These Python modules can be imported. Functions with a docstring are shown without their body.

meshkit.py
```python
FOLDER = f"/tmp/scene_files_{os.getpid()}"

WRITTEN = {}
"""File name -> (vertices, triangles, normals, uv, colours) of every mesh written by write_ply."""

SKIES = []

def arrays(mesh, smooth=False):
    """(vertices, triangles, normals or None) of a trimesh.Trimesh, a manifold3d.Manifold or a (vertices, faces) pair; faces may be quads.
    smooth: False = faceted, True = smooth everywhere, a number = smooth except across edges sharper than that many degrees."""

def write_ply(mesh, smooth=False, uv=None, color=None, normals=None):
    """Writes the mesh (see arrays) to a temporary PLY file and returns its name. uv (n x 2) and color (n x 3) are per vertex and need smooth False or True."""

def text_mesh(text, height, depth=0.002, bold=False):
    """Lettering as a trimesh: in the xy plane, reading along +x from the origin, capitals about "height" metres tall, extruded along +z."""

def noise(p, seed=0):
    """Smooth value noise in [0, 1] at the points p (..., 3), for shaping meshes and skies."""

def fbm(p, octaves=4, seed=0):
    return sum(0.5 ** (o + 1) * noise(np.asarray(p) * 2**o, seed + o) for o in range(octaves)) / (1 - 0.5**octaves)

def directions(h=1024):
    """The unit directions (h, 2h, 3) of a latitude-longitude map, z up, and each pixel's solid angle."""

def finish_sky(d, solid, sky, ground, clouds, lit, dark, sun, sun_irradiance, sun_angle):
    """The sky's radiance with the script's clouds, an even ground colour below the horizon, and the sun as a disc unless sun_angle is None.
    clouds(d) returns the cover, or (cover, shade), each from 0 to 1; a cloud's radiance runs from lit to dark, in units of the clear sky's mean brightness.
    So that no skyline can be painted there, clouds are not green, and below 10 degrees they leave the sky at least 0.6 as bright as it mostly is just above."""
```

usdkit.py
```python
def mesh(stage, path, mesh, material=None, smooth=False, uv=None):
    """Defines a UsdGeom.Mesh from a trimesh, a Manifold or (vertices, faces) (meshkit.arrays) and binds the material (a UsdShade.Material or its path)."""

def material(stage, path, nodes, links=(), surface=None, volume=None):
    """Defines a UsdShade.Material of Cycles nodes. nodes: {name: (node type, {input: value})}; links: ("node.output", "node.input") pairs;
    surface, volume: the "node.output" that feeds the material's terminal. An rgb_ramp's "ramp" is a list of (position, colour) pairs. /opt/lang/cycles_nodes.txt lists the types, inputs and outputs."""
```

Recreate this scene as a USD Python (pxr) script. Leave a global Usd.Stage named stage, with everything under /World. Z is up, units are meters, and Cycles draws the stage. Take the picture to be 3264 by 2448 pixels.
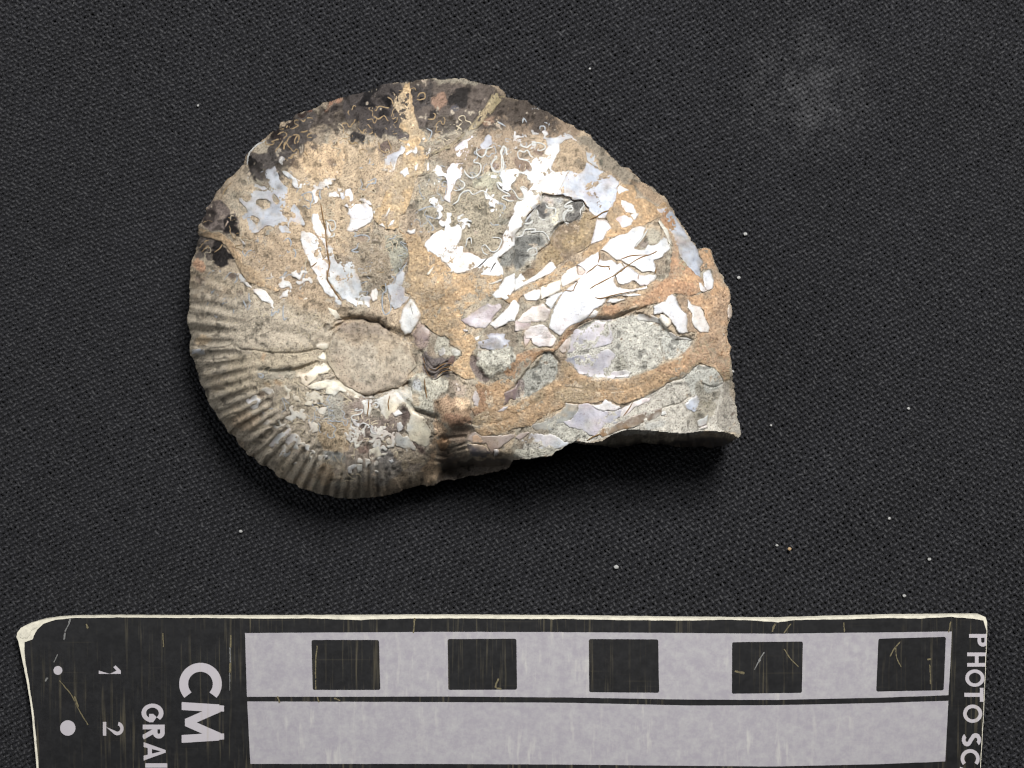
import math, random
import numpy as np
import trimesh, shapely, usdkit, meshkit
from shapely.geometry import Polygon, LineString, Point
from shapely.ops import unary_union
from scipy import ndimage
from scipy.spatial import Delaunay
from PIL import Image, ImageDraw
from pxr import Usd, UsdGeom, UsdLux, UsdShade, Gf, Sdf, Vt

RNG = np.random.default_rng(7)
random.seed(7)

# ------------------------------------------------------------------ camera, lamps, exposure
stage = Usd.Stage.CreateInMemory()
UsdGeom.Xform.Define(stage, '/World')
CAM_H = 0.200            # metres above the cloth
WIDTH = 0.152            # metres of cloth across the picture
PX = WIDTH / 3264.0      # one pixel of the photograph on the cloth
CU, CV = 1632.0, 1224.0
cam = UsdGeom.Camera.Define(stage, '/World/camera')
cam.CreateFocalLengthAttr(50.0)
cam.CreateHorizontalApertureAttr(50.0 * WIDTH / CAM_H)
cam.CreateClippingRangeAttr((0.01, 10.0))
cam.AddTranslateOp().Set(Gf.Vec3d(0, 0, CAM_H))
cam.CreateExposureAttr(0.0)
cam.CreateFStopAttr(50.0)
cam.CreateFocusDistanceAttr(0.178)

LAMP_AT, LAMP_AIM, LAMP_R, LAMP_I = (0.045, 0.112, 0.240), (0.006, 0.010, 0.02), 0.042, 71.0
def disk_lamp(name, at, aim, radius, intensity, color):
    l = UsdLux.DiskLight.Define(stage, '/World/' + name)
    l.CreateRadiusAttr(radius); l.CreateIntensityAttr(intensity); l.CreateColorAttr(Gf.Vec3f(*color))
    z = np.array(at, float) - np.array(aim, float); z /= np.linalg.norm(z)
    x = np.cross([0, 1.0, 0.1], z); x /= np.linalg.norm(x); y = np.cross(z, x)
    m = np.eye(4); m[0, :3], m[1, :3], m[2, :3], m[3, :3] = x, y, z, at
    l.AddTransformOp().Set(Gf.Matrix4d(*m.ravel()))
disk_lamp('desk_lamp', LAMP_AT, LAMP_AIM, LAMP_R, LAMP_I, (1.0, 0.985, 0.965))
disk_lamp('side_lamp', (-0.30, 0.02, 0.34), (0, 0, 0.01), 0.08, 6.5, (0.97, 0.98, 1.0))
disk_lamp('fill_lamp', (-0.55, 0.35, 1.3), (0, 0, 0), 0.30, 1.5, (0.92, 0.96, 1.0))  # unseen lamp added overhead as weak fill
dome = UsdLux.DomeLight.Define(stage, '/World/room_light')
dome.CreateIntensityAttr(0.012); dome.CreateColorAttr(Gf.Vec3f(0.9, 0.95, 1.0))

# ------------------------------------------------------------------ helpers
NAMES = {}
def numbered(path):
    n = NAMES.get(path, 0); NAMES[path] = n + 1
    return path if n == 0 else f'{path}_{n:03d}'
def tag(p, **kw):
    p = p.GetPrim() if hasattr(p, 'GetPrim') else p
    for k, v in kw.items():
        p.SetCustomDataByKey(k, v)
def lin(c):
    c = np.asarray(c, float) / 255.0
    return np.where(c <= 0.04045, c / 12.92, ((c + 0.055) / 1.055) ** 2.4)
def ray(u, v, z):
    """the point at height z (m) that the camera sees at photograph pixel (u, v)"""
    u, v, z = np.broadcast_arrays(np.asarray(u, float), np.asarray(v, float), np.asarray(z, float))
    k = PX * (CAM_H - z) / CAM_H
    return np.stack([(u - CU) * k, -(v - CV) * k, z], -1)
def put_mesh(path, v, f, mat, smooth=40, tint=None):
    path = numbered(path)
    if tint is not None:
        f = np.asarray(f, int)
        if f.shape[1] == 4:
            f = np.vstack([f[:, [0, 1, 2]], f[:, [0, 2, 3]]])
        used = np.unique(f); re_ = np.zeros(len(v), int); re_[used] = np.arange(len(used))
        v, tint, f = np.asarray(v)[used], np.asarray(tint)[used], re_[f]
        m = usdkit.mesh(stage, path, (v, f), mat, smooth=True)
        pv = UsdGeom.PrimvarsAPI(m).CreatePrimvar('tint', Sdf.ValueTypeNames.Color3fArray, 'vertex')
        pv.Set(Vt.Vec3fArray.FromNumpy(np.asarray(tint, np.float32)))
        return m
    return usdkit.mesh(stage, path, (v, f), mat, smooth=smooth)
def thing(name, at, **kw):
    x = UsdGeom.Xform.Define(stage, numbered('/World/' + name))
    x.AddTranslateOp().Set(Gf.Vec3d(*map(float, at)))
    tag(x, **kw)
    return x

TILES = {'A': (560, 220, 3.770), 'B': (1100, 220, 3.770), 'C': (1640, 220, 3.770), 'D': (560, 640, 3.770), 'E': (1100, 640, 3.770),
         'F': (1640, 640, 3.770), 'G': (560, 1060, 3.770), 'H': (1100, 1060, 3.770), 'I': (1640, 1000, 2.7645), 'J': (1480, 440, 5.530),
         'K': (860, 1400, 2.765), 'L': (2080, 640, 3.950), 'M': (2080, 1060, 3.950), 'O': (1000, 980, 3.4563), 'S': (0, 0, 1.0)}
def pts(text):
    out, t = [], TILES['S']
    for w in text.split():
        if w in TILES:
            t = TILES[w]
        else:
            x, y = w.split(',')
            out.append((t[0] + float(x) / t[2], t[1] + float(y) / t[2]))
    return np.array(out)
def poly(text):
    parts = [Polygon(pts(p)).buffer(0) for p in text.split('/')]
    p = parts[0]
    for h in parts[1:]:
        p = p.difference(h)
    return p
def geoms(p):
    return [g for g in getattr(p, 'geoms', [p]) if isinstance(g, Polygon) and g.area > 12]
def smooth_line(p, n=4):
    """Catmull-Rom through the points"""
    p = np.asarray(p, float)
    if len(p) < 3:
        return np.stack([np.linspace(p[0, k], p[-1, k], 6) for k in range(2)], 1)
    q = np.vstack([2 * p[0] - p[1], p, 2 * p[-1] - p[-2]])
    out = []
    for i in range(1, len(q) - 2):
        for t in np.linspace(0, 1, n, endpoint=False):
            a, b, c, d = q[i - 1], q[i], q[i + 1], q[i + 2]
            out.append(0.5 * (2 * b + (c - a) * t + (2 * a - 5 * b + 4 * c - d) * t * t + (3 * b - a - 3 * c + d) * t ** 3))
    out.append(q[-2])
    return np.array(out)

# ------------------------------------------------------------------ materials
LOOKS = '/World/Looks/'
UsdGeom.Scope.Define(stage, '/World/Looks')
def mottled(name, color=None, spread=0.25, scale=900, rough=0.6, bump=0.3, bump_scale=3000, dist=0.0002, spec=0.5, speck=None, coat=0.0, sheen=0.0, hue=None, rough_spread=0.0, gloss_dark=False):
    """a principled surface: colour (or the mesh's own tint) x noise, dark specks, fine relief"""
    n = {'tc': ('texture_coordinate', {}), 'n1': ('noise_texture', {'scale': scale, 'detail': 6.0, 'roughness': 0.65}),
         'r1': ('rgb_ramp', {'ramp': [(0.25, (1 - spread,) * 3), (0.5, (1, 1, 1)), (0.75, (1 + spread * 0.6,) * 3)]}),
         'm1': ('mix_color', {'blend_type': 'multiply', 'fac': 1.0, 'use_clamp': False}),
         'n2': ('noise_texture', {'scale': bump_scale, 'detail': 5.0, 'roughness': 0.7}),
         'b': ('bump', {'strength': bump, 'distance': dist}),
         'p': ('principled_bsdf', {'roughness': rough, 'specular_ior_level': spec, 'diffuse_roughness': 0.3, 'coat_weight': coat, 'coat_roughness': 0.25, 'sheen_weight': sheen})}
    l = [('tc.object', 'n1.vector'), ('tc.object', 'n2.vector'), ('n1.fac', 'r1.fac'), ('r1.color', 'm1.b'), ('n2.fac', 'b.height'), ('b.normal', 'p.normal')]
    if color is None:
        n['a'] = ('attribute', {'attribute': 'tint'}); l.append(('a.color', 'm1.a'))
    else:
        n['m1'][1]['a'] = tuple(color)
    last = 'm1.result'
    if hue is not None:
        n['n4'] = ('noise_texture', {'scale': scale * 0.35, 'detail': 3.0, 'roughness': 0.55})
        n['r4'] = ('rgb_ramp', {'ramp': hue})
        n['m4'] = ('mix_color', {'blend_type': 'multiply', 'fac': 1.0, 'use_clamp': False})
        l += [('tc.object', 'n4.vector'), ('n4.fac', 'r4.fac'), (last, 'm4.a'), ('r4.color', 'm4.b')]
        last = 'm4.result'
    if speck is not None:
        s_scale, s_lo, s_hi, s_dark = speck
        n['n3'] = ('noise_texture', {'scale': s_scale, 'detail': 2.0, 'roughness': 0.6})
        n['r3'] = ('rgb_ramp', {'ramp': [(s_lo, s_dark), (s_hi, (1, 1, 1))]})
        n['m3'] = ('mix_color', {'blend_type': 'multiply', 'fac': 1.0, 'use_clamp': False})
        l += [('tc.object', 'n3.vector'), ('n3.fac', 'r3.fac'), (last, 'm3.a'), ('r3.color', 'm3.b')]
        last = 'm3.result'
    if gloss_dark:
        n['bw'] = ('rgb_to_bw', {}); n['gd'] = ('map_range', {'from_min': 0.03, 'from_max': 0.12, 'to_min': 0.36, 'to_max': rough, 'clamp': True})
        l += [('a.color', 'bw.color'), ('bw.val', 'gd.value'), ('gd.result', 'p.roughness')]
    if rough_spread:
        n['mr'] = ('map_range', {'from_min': 0.3, 'from_max': 0.7, 'to_min': rough - rough_spread, 'to_max': rough + rough_spread, 'clamp': True})
        l += [('n1.fac', 'mr.value'), ('mr.result', 'p.roughness')]
    l.append((last, 'p.base_color'))
    return usdkit.material(stage, LOOKS + name, n, l, surface='p.BSDF')

M_STONE = mottled('stone', None, 0.30, 1500, 0.75, 0.55, 4200, 0.00022, 0.35, speck=(5200, 0.33, 0.43, (0.38, 0.33, 0.30)), gloss_dark=True)
M_NACRE = mottled('nacre', None, 0.22, 1100, 0.36, 0.45, 2600, 0.00018, 0.8, speck=(4200, 0.32, 0.37, (0.66, 0.63, 0.60)), hue=[(0.3, (0.90, 0.93, 1.0)), (0.5, (1, 1, 1)), (0.7, (1.0, 0.93, 0.93))], rough_spread=0.08)
M_VEIN = mottled('vein_calcite', None, 0.42, 2300, 0.5, 0.9, 3600, 0.00034, 0.5, speck=(4300, 0.33, 0.43, (0.52, 0.42, 0.34)))
M_PLUG = M_STONE
def line_mat(name, c):
    return mottled('suture_' + name, lin(c) * 0.52, 0.45, 2800, 0.7, 0.4, 5000, 0.0001, 0.25)
M_LINE = {'w': line_mat('white', (236, 236, 232)), 'c': line_mat('cream', (222, 208, 182)), 't': line_mat('tan', (182, 158, 124)), 'b': line_mat('pale_grey', (190, 196, 202)), 'k': line_mat('dark', (58, 48, 42)), 'o': line_mat('ochre', (160, 126, 84))}

# ------------------------------------------------------------------ black woven cloth
def cloth_shift(p):
    """slow drape of the weave, in photograph pixels"""
    q = np.concatenate([p / 1500.0, np.zeros((len(p), 1))], 1)
    q2 = np.concatenate([p / 420.0, np.zeros((len(p), 1))], 1)
    a = np.stack([meshkit.noise(q + 3.3, 11) - 0.5, meshkit.noise(q + 9.1, 12) - 0.5], 1) * 260
    b = np.stack([meshkit.noise(q2 + 1.3, 13) - 0.5, meshkit.noise(q2 + 5.1, 14) - 0.5], 1) * 16
    return p + a + b
def cloth_z(p):
    q = np.concatenate([p / 1100.0, np.zeros((len(p), 1))], 1)
    return (meshkit.noise(q, 21) - 0.5) * 0.0012
E1, E2 = np.array([13.4, -6.2]), np.array([10.2, 12.2])
YARN_A = 4.4 * PX
def yarns(name, along, across, radius, sign, n_along, n_across, mat, parent):
    i = np.arange(-n_across, n_across); j = np.arange(-n_along, n_along, 0.5)
    P, counts, widths = [], [], []
    for k in i:
        wob = RNG.normal(0, 0.7)
        p = CENTER + np.outer(j, along) + across * (k + 0.05 * wob)
        ok = (p[:, 0] > -330) & (p[:, 0] < 3600) & (p[:, 1] > -330) & (p[:, 1] < 2780)
        if ok.sum() < 8:
            continue
        ph = np.cos(np.pi * (j + k)) * sign
        p, ph = p[ok], ph[ok]
        p = p + RNG.normal(0, 1.15, p.shape)
        q = cloth_shift(p)
        z = cloth_z(q) - 0.0006 + YARN_A * ph + RNG.normal(0, 0.22, len(q)) * YARN_A
        P.append(ray(q[:, 0], q[:, 1], 0.0) + np.array([0, 0, 1.0]) * z[:, None])
        counts.append(len(q)); widths.append(2 * radius * PX * (1 + RNG.normal(0, 0.06) + 0.10 * RNG.normal(0, 1, len(q))))
    c = UsdGeom.BasisCurves.Define(stage, numbered(f'{parent}/{name}'))
    c.CreateTypeAttr('cubic'); c.CreateBasisAttr('catmullRom'); c.CreateWrapAttr('nonperiodic')
    c.CreatePointsAttr(Vt.Vec3fArray.FromNumpy(np.vstack(P).astype(np.float32)))
    c.CreateCurveVertexCountsAttr(Vt.IntArray.FromNumpy(np.array(counts, np.int32)))
    c.CreateWidthsAttr(Vt.FloatArray.FromNumpy(np.concatenate(widths).astype(np.float32))); c.SetWidthsInterpolation('vertex')
    UsdShade.MaterialBindingAPI.Apply(c.GetPrim()).Bind(mat)
    tag(c, kind='stuff')
CENTER = np.array([1632.0, 1224.0])
def yarn_mat(name, col):
    return usdkit.material(stage, LOOKS + name, {
        'g': ('geometry', {}), 'n': ('noise_texture', {'scale': 60.0, 'detail': 5.0, 'roughness': 0.6}), 'n2': ('noise_texture', {'scale': 2600.0, 'detail': 3.0, 'roughness': 0.6}),
        'r': ('rgb_ramp', {'ramp': [(0.3, tuple(np.array(col) * 0.8)), (0.6, tuple(col)), (0.8, tuple(np.array(col) * 1.35))]}),
        'r2': ('rgb_ramp', {'ramp': [(0.3, (0.65,) * 3), (0.6, (1.1,) * 3), (0.75, (1.6,) * 3)]}),
        'm': ('mix_color', {'blend_type': 'multiply', 'fac': 1.0, 'use_clamp': False}),
        'p': ('principled_bsdf', {'roughness': 0.62, 'specular_ior_level': 0.40, 'sheen_weight': 0.10, 'sheen_roughness': 0.4}),
        'dv': ('vector_math', {'math_type': 'distance', 'vector2': tuple(ray(2575, 285, 0.0))}), 'dm': ('map_range', {'from_min': 0.001, 'from_max': 0.012, 'to_min': 0.36, 'to_max': 0.0, 'clamp': True}), 'dn': ('noise_texture', {'scale': 260.0, 'detail': 6.0, 'roughness': 0.75}),  # pale spot painted into the yarn colour for the lamp's reflection
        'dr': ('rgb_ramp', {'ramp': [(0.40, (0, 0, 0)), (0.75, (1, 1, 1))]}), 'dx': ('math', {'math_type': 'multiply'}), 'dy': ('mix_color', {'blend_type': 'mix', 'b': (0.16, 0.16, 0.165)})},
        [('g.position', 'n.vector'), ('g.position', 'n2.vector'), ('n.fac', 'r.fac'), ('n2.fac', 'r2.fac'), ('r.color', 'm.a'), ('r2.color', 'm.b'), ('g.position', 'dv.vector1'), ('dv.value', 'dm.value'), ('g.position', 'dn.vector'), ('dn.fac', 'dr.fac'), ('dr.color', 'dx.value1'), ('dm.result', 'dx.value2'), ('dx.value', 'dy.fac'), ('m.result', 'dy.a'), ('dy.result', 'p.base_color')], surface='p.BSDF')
cloth = UsdGeom.Xform.Define(stage, '/World/black_cloth')
tag(cloth, kind='structure', label='black woven cloth spread flat under the fossil and the scale card')
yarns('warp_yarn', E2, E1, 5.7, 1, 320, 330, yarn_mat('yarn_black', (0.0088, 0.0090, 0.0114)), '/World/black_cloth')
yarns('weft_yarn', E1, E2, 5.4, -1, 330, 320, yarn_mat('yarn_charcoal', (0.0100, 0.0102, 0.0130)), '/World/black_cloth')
gx, gy = np.meshgrid(np.linspace(-500, 3800, 40), np.linspace(-500, 3000, 34))
gp = np.stack([gx.ravel(), gy.ravel()], 1)
gv = ray(gp[:, 0], gp[:, 1], 0.0) + np.array([0, 0, 1.0]) * (cloth_z(gp) - 0.0012)[:, None]
gi = np.arange(40 * 34).reshape(34, 40)
gf = np.stack([gi[1:, :-1], gi[1:, 1:], gi[:-1, 1:], gi[:-1, :-1]], -1).reshape(-1, 4)
put_mesh('/World/black_cloth/backing', gv, gf, mottled('cloth_backing', (0.006, 0.006, 0.007), 0.2, 800, 0.9, 0.1), smooth=True)

# ------------------------------------------------------------------ the fossil: relief
OUT = poly('D 430,0 380,80 340,180 310,250 265,300 262,380 285,430 262,520 240,600 210,700 175,800 175,900 165,1000 170,1100 165,1250 150,1400 145,1500 170,1580 190,1640 '
           'G 180,100 178,240 205,320 232,390 240,440 262,510 285,570 298,640 345,710 385,800 430,905 478,955 528,1060 600,1110 640,1210 695,1250 750,1330 830,1410 868,1470 930,1490 985,1550 1060,1600 '
           'K 20,270 60,315 105,345 160,372 220,402 280,430 350,455 430,482 500,497 580,507 650,520 720,525 800,522 900,518 980,508 1060,485 1140,465 1200,440 1280,415 1340,405 1390,412 1450,400 1530,375 1600,365 1700,345 1760,325 1850,315 1920,300 2000,290 2080,265 2130,230 '
           'I 0,1290 150,1275 320,1258 400,1205 470,1155 540,1136 640,1150 800,1165 930,1180 1020,1165 1130,1137 1250,1145 1350,1165 1500,1180 1700,1180 1850,1168 1940,1120 1990,1090 2000,1050 1985,980 '
           'M 1055,1000 1050,870 1040,760 1020,650 1010,560 995,440 988,330 980,240 990,190 965,110 942,60 '
           'L 935,1640 955,1590 962,1540 990,1490 1010,1390 998,1340 975,1270 985,1210 975,1150 950,1080 900,1000 850,890 800,790 770,720 752,640 720,600 650,590 575,605 500,510 440,430 400,350 350,290 290,180 240,90 200,30 '
           'C 1880,1655 1850,1590 1800,1530 1680,1440 1550,1360 1450,1270 1390,1210 1300,1165 1200,1070 1120,1010 1060,950 1000,890 940,820 880,762 790,738 700,680 600,635 470,570 400,510 330,490 250,440 160,385 80,385 '
           'B 2036,352 1985,338 1940,320 1900,250 1850,215 1780,190 1680,175 1560,150 1450,125 1330,120 1200,125 1080,112 960,118 850,130 790,160 740,158 640,160 540,165 390,210 250,270 120,300 '
           'A 2036,330 1900,372 1770,410 1700,455 1560,490 1450,540 1390,610 1270,640 1230,720 1130,770 1080,830 960,920 880,980 840,1060 810,1150 760,1200 700,1260 640,1320 570,1380 510,1450 470,1510 430,1590 ')
def jagged(p, amp, step=7.0, scale=18.0, seed=5):
    r = shapely.segmentize(p.exterior, step); c = shapely.get_coordinates(r)[:-1]
    q = np.concatenate([c / scale, np.zeros((len(c), 1))], 1)
    return Polygon(c + amp * 2 * np.stack([meshkit.fbm(q, 3, seed) - 0.5, meshkit.fbm(q + 7.7, 3, seed + 9) - 0.5], 1)).buffer(0)
OUT = max(geoms(jagged(OUT, 7.0)), key=lambda g: g.area)
EXT = OUT.union(poly('S 2000,560 2400,900 2560,1300 2500,1800 1900,1640 1400,1560 1300,1450 1700,1300'))
G_STEP = 2.5
U0, V0, U1, V1 = 560.0, 210.0, 2460.0, 1640.0
NU, NV = int((U1 - U0) / G_STEP) + 1, int((V1 - V0) / G_STEP) + 1
UU, VV = np.meshgrid(U0 + np.arange(NU) * G_STEP, V0 + np.arange(NV) * G_STEP)
def mask_of(p, ss=2):
    im = Image.new('L', (NU * ss, NV * ss), 0); d = ImageDraw.Draw(im)
    for g in geoms(p):
        f = lambda r: [((x - U0) / G_STEP * ss + ss / 2 - 0.5, (y - V0) / G_STEP * ss + ss / 2 - 0.5) for x, y in r.coords]
        d.polygon(f(g.exterior), fill=255)
        for h in g.interiors:
            d.polygon(f(h), fill=0)
    return np.asarray(im, np.float32).reshape(NV, ss, NU, ss).mean((1, 3)) / 255.0
def grid_fbm(scale, octaves, seed):
    return meshkit.fbm(np.stack([UU / scale, VV / scale, np.zeros_like(UU)], -1), octaves, seed) - 0.5
WARP = np.stack([grid_fbm(26, 4, 31), grid_fbm(26, 4, 32)]) * 26.0 / G_STEP
IJ = np.stack(np.meshgrid(np.arange(NV), np.arange(NU), indexing='ij')).astype(float)
def soft(p, sigma, warp=1.0):
    m = mask_of(p)
    if warp:
        m = ndimage.map_coordinates(m, [IJ[0] + WARP[0] * warp, IJ[1] + WARP[1] * warp], order=1, mode='nearest')
    return ndimage.gaussian_filter(m, sigma / G_STEP) if sigma else m
MM = 0.001
def smoothstep(a, b, x):
    t = np.clip((x - a) / (b - a), 0, 1)
    return t * t * (3 - 2 * t)
m_out = mask_of(OUT) > 0.5
d_ext = ndimage.distance_transform_edt(mask_of(EXT) > 0.5) * G_STEP
t = np.clip(d_ext / 360.0, 0, 1)
zs_ = 7.0 + 5.5 * smoothstep(1250, 1800, UU + 0.5 * (1224 - VV))
Z = (zs_ + (24.0 - zs_) * np.clip(1 - (1 - t) ** 2.4, 0, 1) ** 0.68) * MM
ucx, ucy = 1190.0, 1130.0
ur = np.hypot(UU - ucx, VV - ucy)
Z -= 3.2 * MM * np.exp(-(ur / 230.0) ** 2)
Z -= 3.4 * MM * smoothstep(980, 1420, VV + 0.10 * (UU - 1600)) * smoothstep(1380, 1640, UU)
Z -= 2.0 * MM * smoothstep(2050, 2330, UU) * smoothstep(700, 1000, VV)
# ribs fanning to the rim on the left and below
th = np.arctan2(VV - ucy, UU - ucx); th = np.where(th < -np.pi / 2, th + 2 * np.pi, th)   # pi = left, pi/2 = down
rr = ur + 40 * (meshkit.noise(np.stack([UU / 90, VV / 90, 0 * UU], -1), 41) - 0.5)
rib = np.cos((th + 0.00018 * (rr - 500)) * 2 * np.pi / 0.074 + 2.2 * (grid_fbm(240, 2, 43)))
rib = np.sign(rib) * np.abs(rib) ** 0.8
w_rib = smoothstep(1.30, 1.62, th) * (1 - smoothstep(3.30, 3.72, th)) * (1 - smoothstep(70, 210, d_ext))
Z += 0.40 * MM * rib * w_rib * (0.6 + 0.8 * (grid_fbm(130, 2, 44) + 0.5))
rib2 = np.cos((th + 0.0002 * (rr - 300)) * 2 * np.pi / 0.25)
Z += 0.22 * MM * rib2 * smoothstep(2.7, 3.0, th) * (1 - smoothstep(3.6, 3.9, th)) * np.exp(-((ur - 260) / 130) ** 2)
w_rib3 = smoothstep(3.8, 4.1, th) * smoothstep(420, 560, ur)
Z += 0.24 * MM * np.cos(th * 2 * np.pi / 0.13 + 3 * grid_fbm(200, 2, 45)) * w_rib3

RELIEF = [  # outline, millimetres up or down, blur in pixels
    ('E 0,1400 120,1380 300,1420 430,1450 560,1560 650,1560 720,1620 800,1640 H 830,120 830,240 860,330 850,440 760,500 750,600 640,640 500,680 400,710 240,770 150,720 0,640 G 1960,560 1900,450 1850,330 1840,200 1860,60 D 1920,1560 1990,1480', -0.45, 5),
    ('G 1950,620 H 0,660 240,790 400,730 740,640 790,690 800,780 870,960 1000,1060 1060,1200 1020,1400 900,1500 0,1450 G 1700,1450 1500,1100 1700,700', -0.7, 45),
    ('G 1000,450 1250,462 1450,430 1700,350 1700,385 1450,470 1250,500 1000,490', -0.8, 7),
    ('G 560,1000 900,950 960,1180 700,1230', 0.5, 12), ('G 930,1490 1200,1420 1250,1560 1060,1640', 0.4, 12),
    ('E 780,1180 830,1200 870,1280 915,1370 880,1450 830,1530 790,1590 720,1610 670,1540 650,1430 690,1310 740,1240', 0.5, 3),
    ('C 520,930 590,860 680,820 760,880 830,970 870,1050 840,1110 840,1210 760,1230 690,1210 600,1220 500,1240 440,1190 450,1100 490,1010 520,980', 0.35, 10),
    ('J 1370,1010 1410,985 1570,1025 1740,1005 1860,1045 1910,1100 2070,1095 2140,1300 2060,1340 1990,1440 1900,1510 1760,1500 1620,1640 F 280,640 200,760 0,840 0,400 J 1060,1500 1140,1370 1280,1250 1360,1170', -0.45, 2),
    ('J 2060,1330 2140,1310 F 870,150 990,230 950,400 920,530 800,600 650,690 590,720 480,790 450,700 360,780 240,900 140,950 70,890 200,770 270,640 430,510 460,390 540,290 640,270 760,240 810,180', -0.5, 3),
    ('I 540,140 600,100 720,60 860,30 950,-10 1100,-10 1270,60 1330,130 1400,190 1600,230 1520,330 1440,390 1330,420 1240,480 1100,530 1000,570 760,575 640,555 560,520 470,390 480,200', -0.9, 3),
    ('I 10,640 130,480 260,350 340,370 400,460 380,550 330,600 200,670 100,740 0,770', -0.5, 3),
    ('F 460,1659 640,1659 800,1490 960,1420 1240,1400 1480,1310 1700,1230 1830,1200 L 200,1190 380,1180 580,1160 I 1150,-30 600,70 500,130', 0.35, 8),
    ('H 1590,110 1700,20 1830,5 1960,110 2036,150 2036,380 1940,450 1780,540 1700,520 1600,400 1560,260', 0.6, 5),
    ('H 1080,900 1120,780 1250,760 1400,800 1500,900 1500,1030 1400,1120 1280,1180 1180,1090 1090,1000', 1.3, 14),
    ('H 1110,1400 1190,1230 1300,1130 1420,1130 1500,1120 1540,1190 1465,1240 1450,1400 1480,1500 1250,1600 1130,1540', -1.2, 9),
    ('K 1360,380 1440,150 1520,60 1740,190 1800,240 1500,330', -2.5, 14),
    ('H 900,300 1010,290 1100,290 1230,270 1390,270 1300,400 1220,480 1100,540 980,530 920,400', 0.7, 12),
    ('O 1110,230 1180,190 1280,250 1290,330 1240,430 1160,480 1120,400', 0.4, 8),
    ('O 1050,760 1230,760 1280,790 1500,790 1480,920 1330,1050 1320,1190 1120,1130 1030,990 1090,930', 0.5, 4),
    ('D 265,310 300,285 330,320 440,370 520,370 600,430 700,510 760,640 800,740 900,790 1060,930 1250,1070 1080,1050 880,990 740,780 620,560 540,490 430,450 270,390', 0.15, 8),
    ('B 720,165 775,165 800,330 850,580 985,850 985,960 1000,1040 930,1250 850,1310 780,1580 760,1659 430,1650 520,1380 700,1050 720,950 770,800 640,700 690,620 580,440 640,330', -0.25, 4),
    ('B 1800,220 1860,215 1935,280 1940,330 1830,430 1690,600 1540,740 1470,760 1560,620 1720,400', 0.5, 6),
    ('E 910,1110 960,1040 1060,950 1190,990 1400,960 1360,1080 1100,1180 980,1180', 0.6, 12),
    ('I 1600,440 1800,500 1850,600 1830,660 1600,640 1500,540', 0.5, 10),
    ('E 0,1250 200,1230 400,1330 600,1320 680,1500 640,1570 540,1550 430,1460 170,1400 0,1420', 0.6, 8),
]
for text, dz, sg in RELIEF:
    Z += dz * MM * soft(poly(text), sg, 0.8)
# absolute heights: lower whorl seen below the slab, right broken face, dark south wall of the slab
ABS = [('K 1480,260 1560,215 1740,192 1800,172 1950,186 2140,185 2200,220 2080,330 1600,420 1500,420', 7.0, 10),
       ('M 900,630 975,575 1015,560 1060,870 1120,1000 1060,1010 960,960 930,800 880,700', 14.0, 22)]
for text, za, sg in ABS:
    m = soft(poly(text), sg, 0.5); Z = Z * (1 - m) + za * MM * m
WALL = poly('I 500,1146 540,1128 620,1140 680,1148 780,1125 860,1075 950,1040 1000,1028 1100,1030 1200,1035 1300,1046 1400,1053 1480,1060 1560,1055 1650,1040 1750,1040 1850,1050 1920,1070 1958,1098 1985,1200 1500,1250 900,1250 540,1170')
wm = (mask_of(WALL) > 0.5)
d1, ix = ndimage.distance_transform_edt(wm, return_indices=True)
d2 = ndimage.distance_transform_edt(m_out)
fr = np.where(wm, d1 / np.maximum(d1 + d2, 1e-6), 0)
Ze = Z[ix[0], ix[1]]
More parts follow.
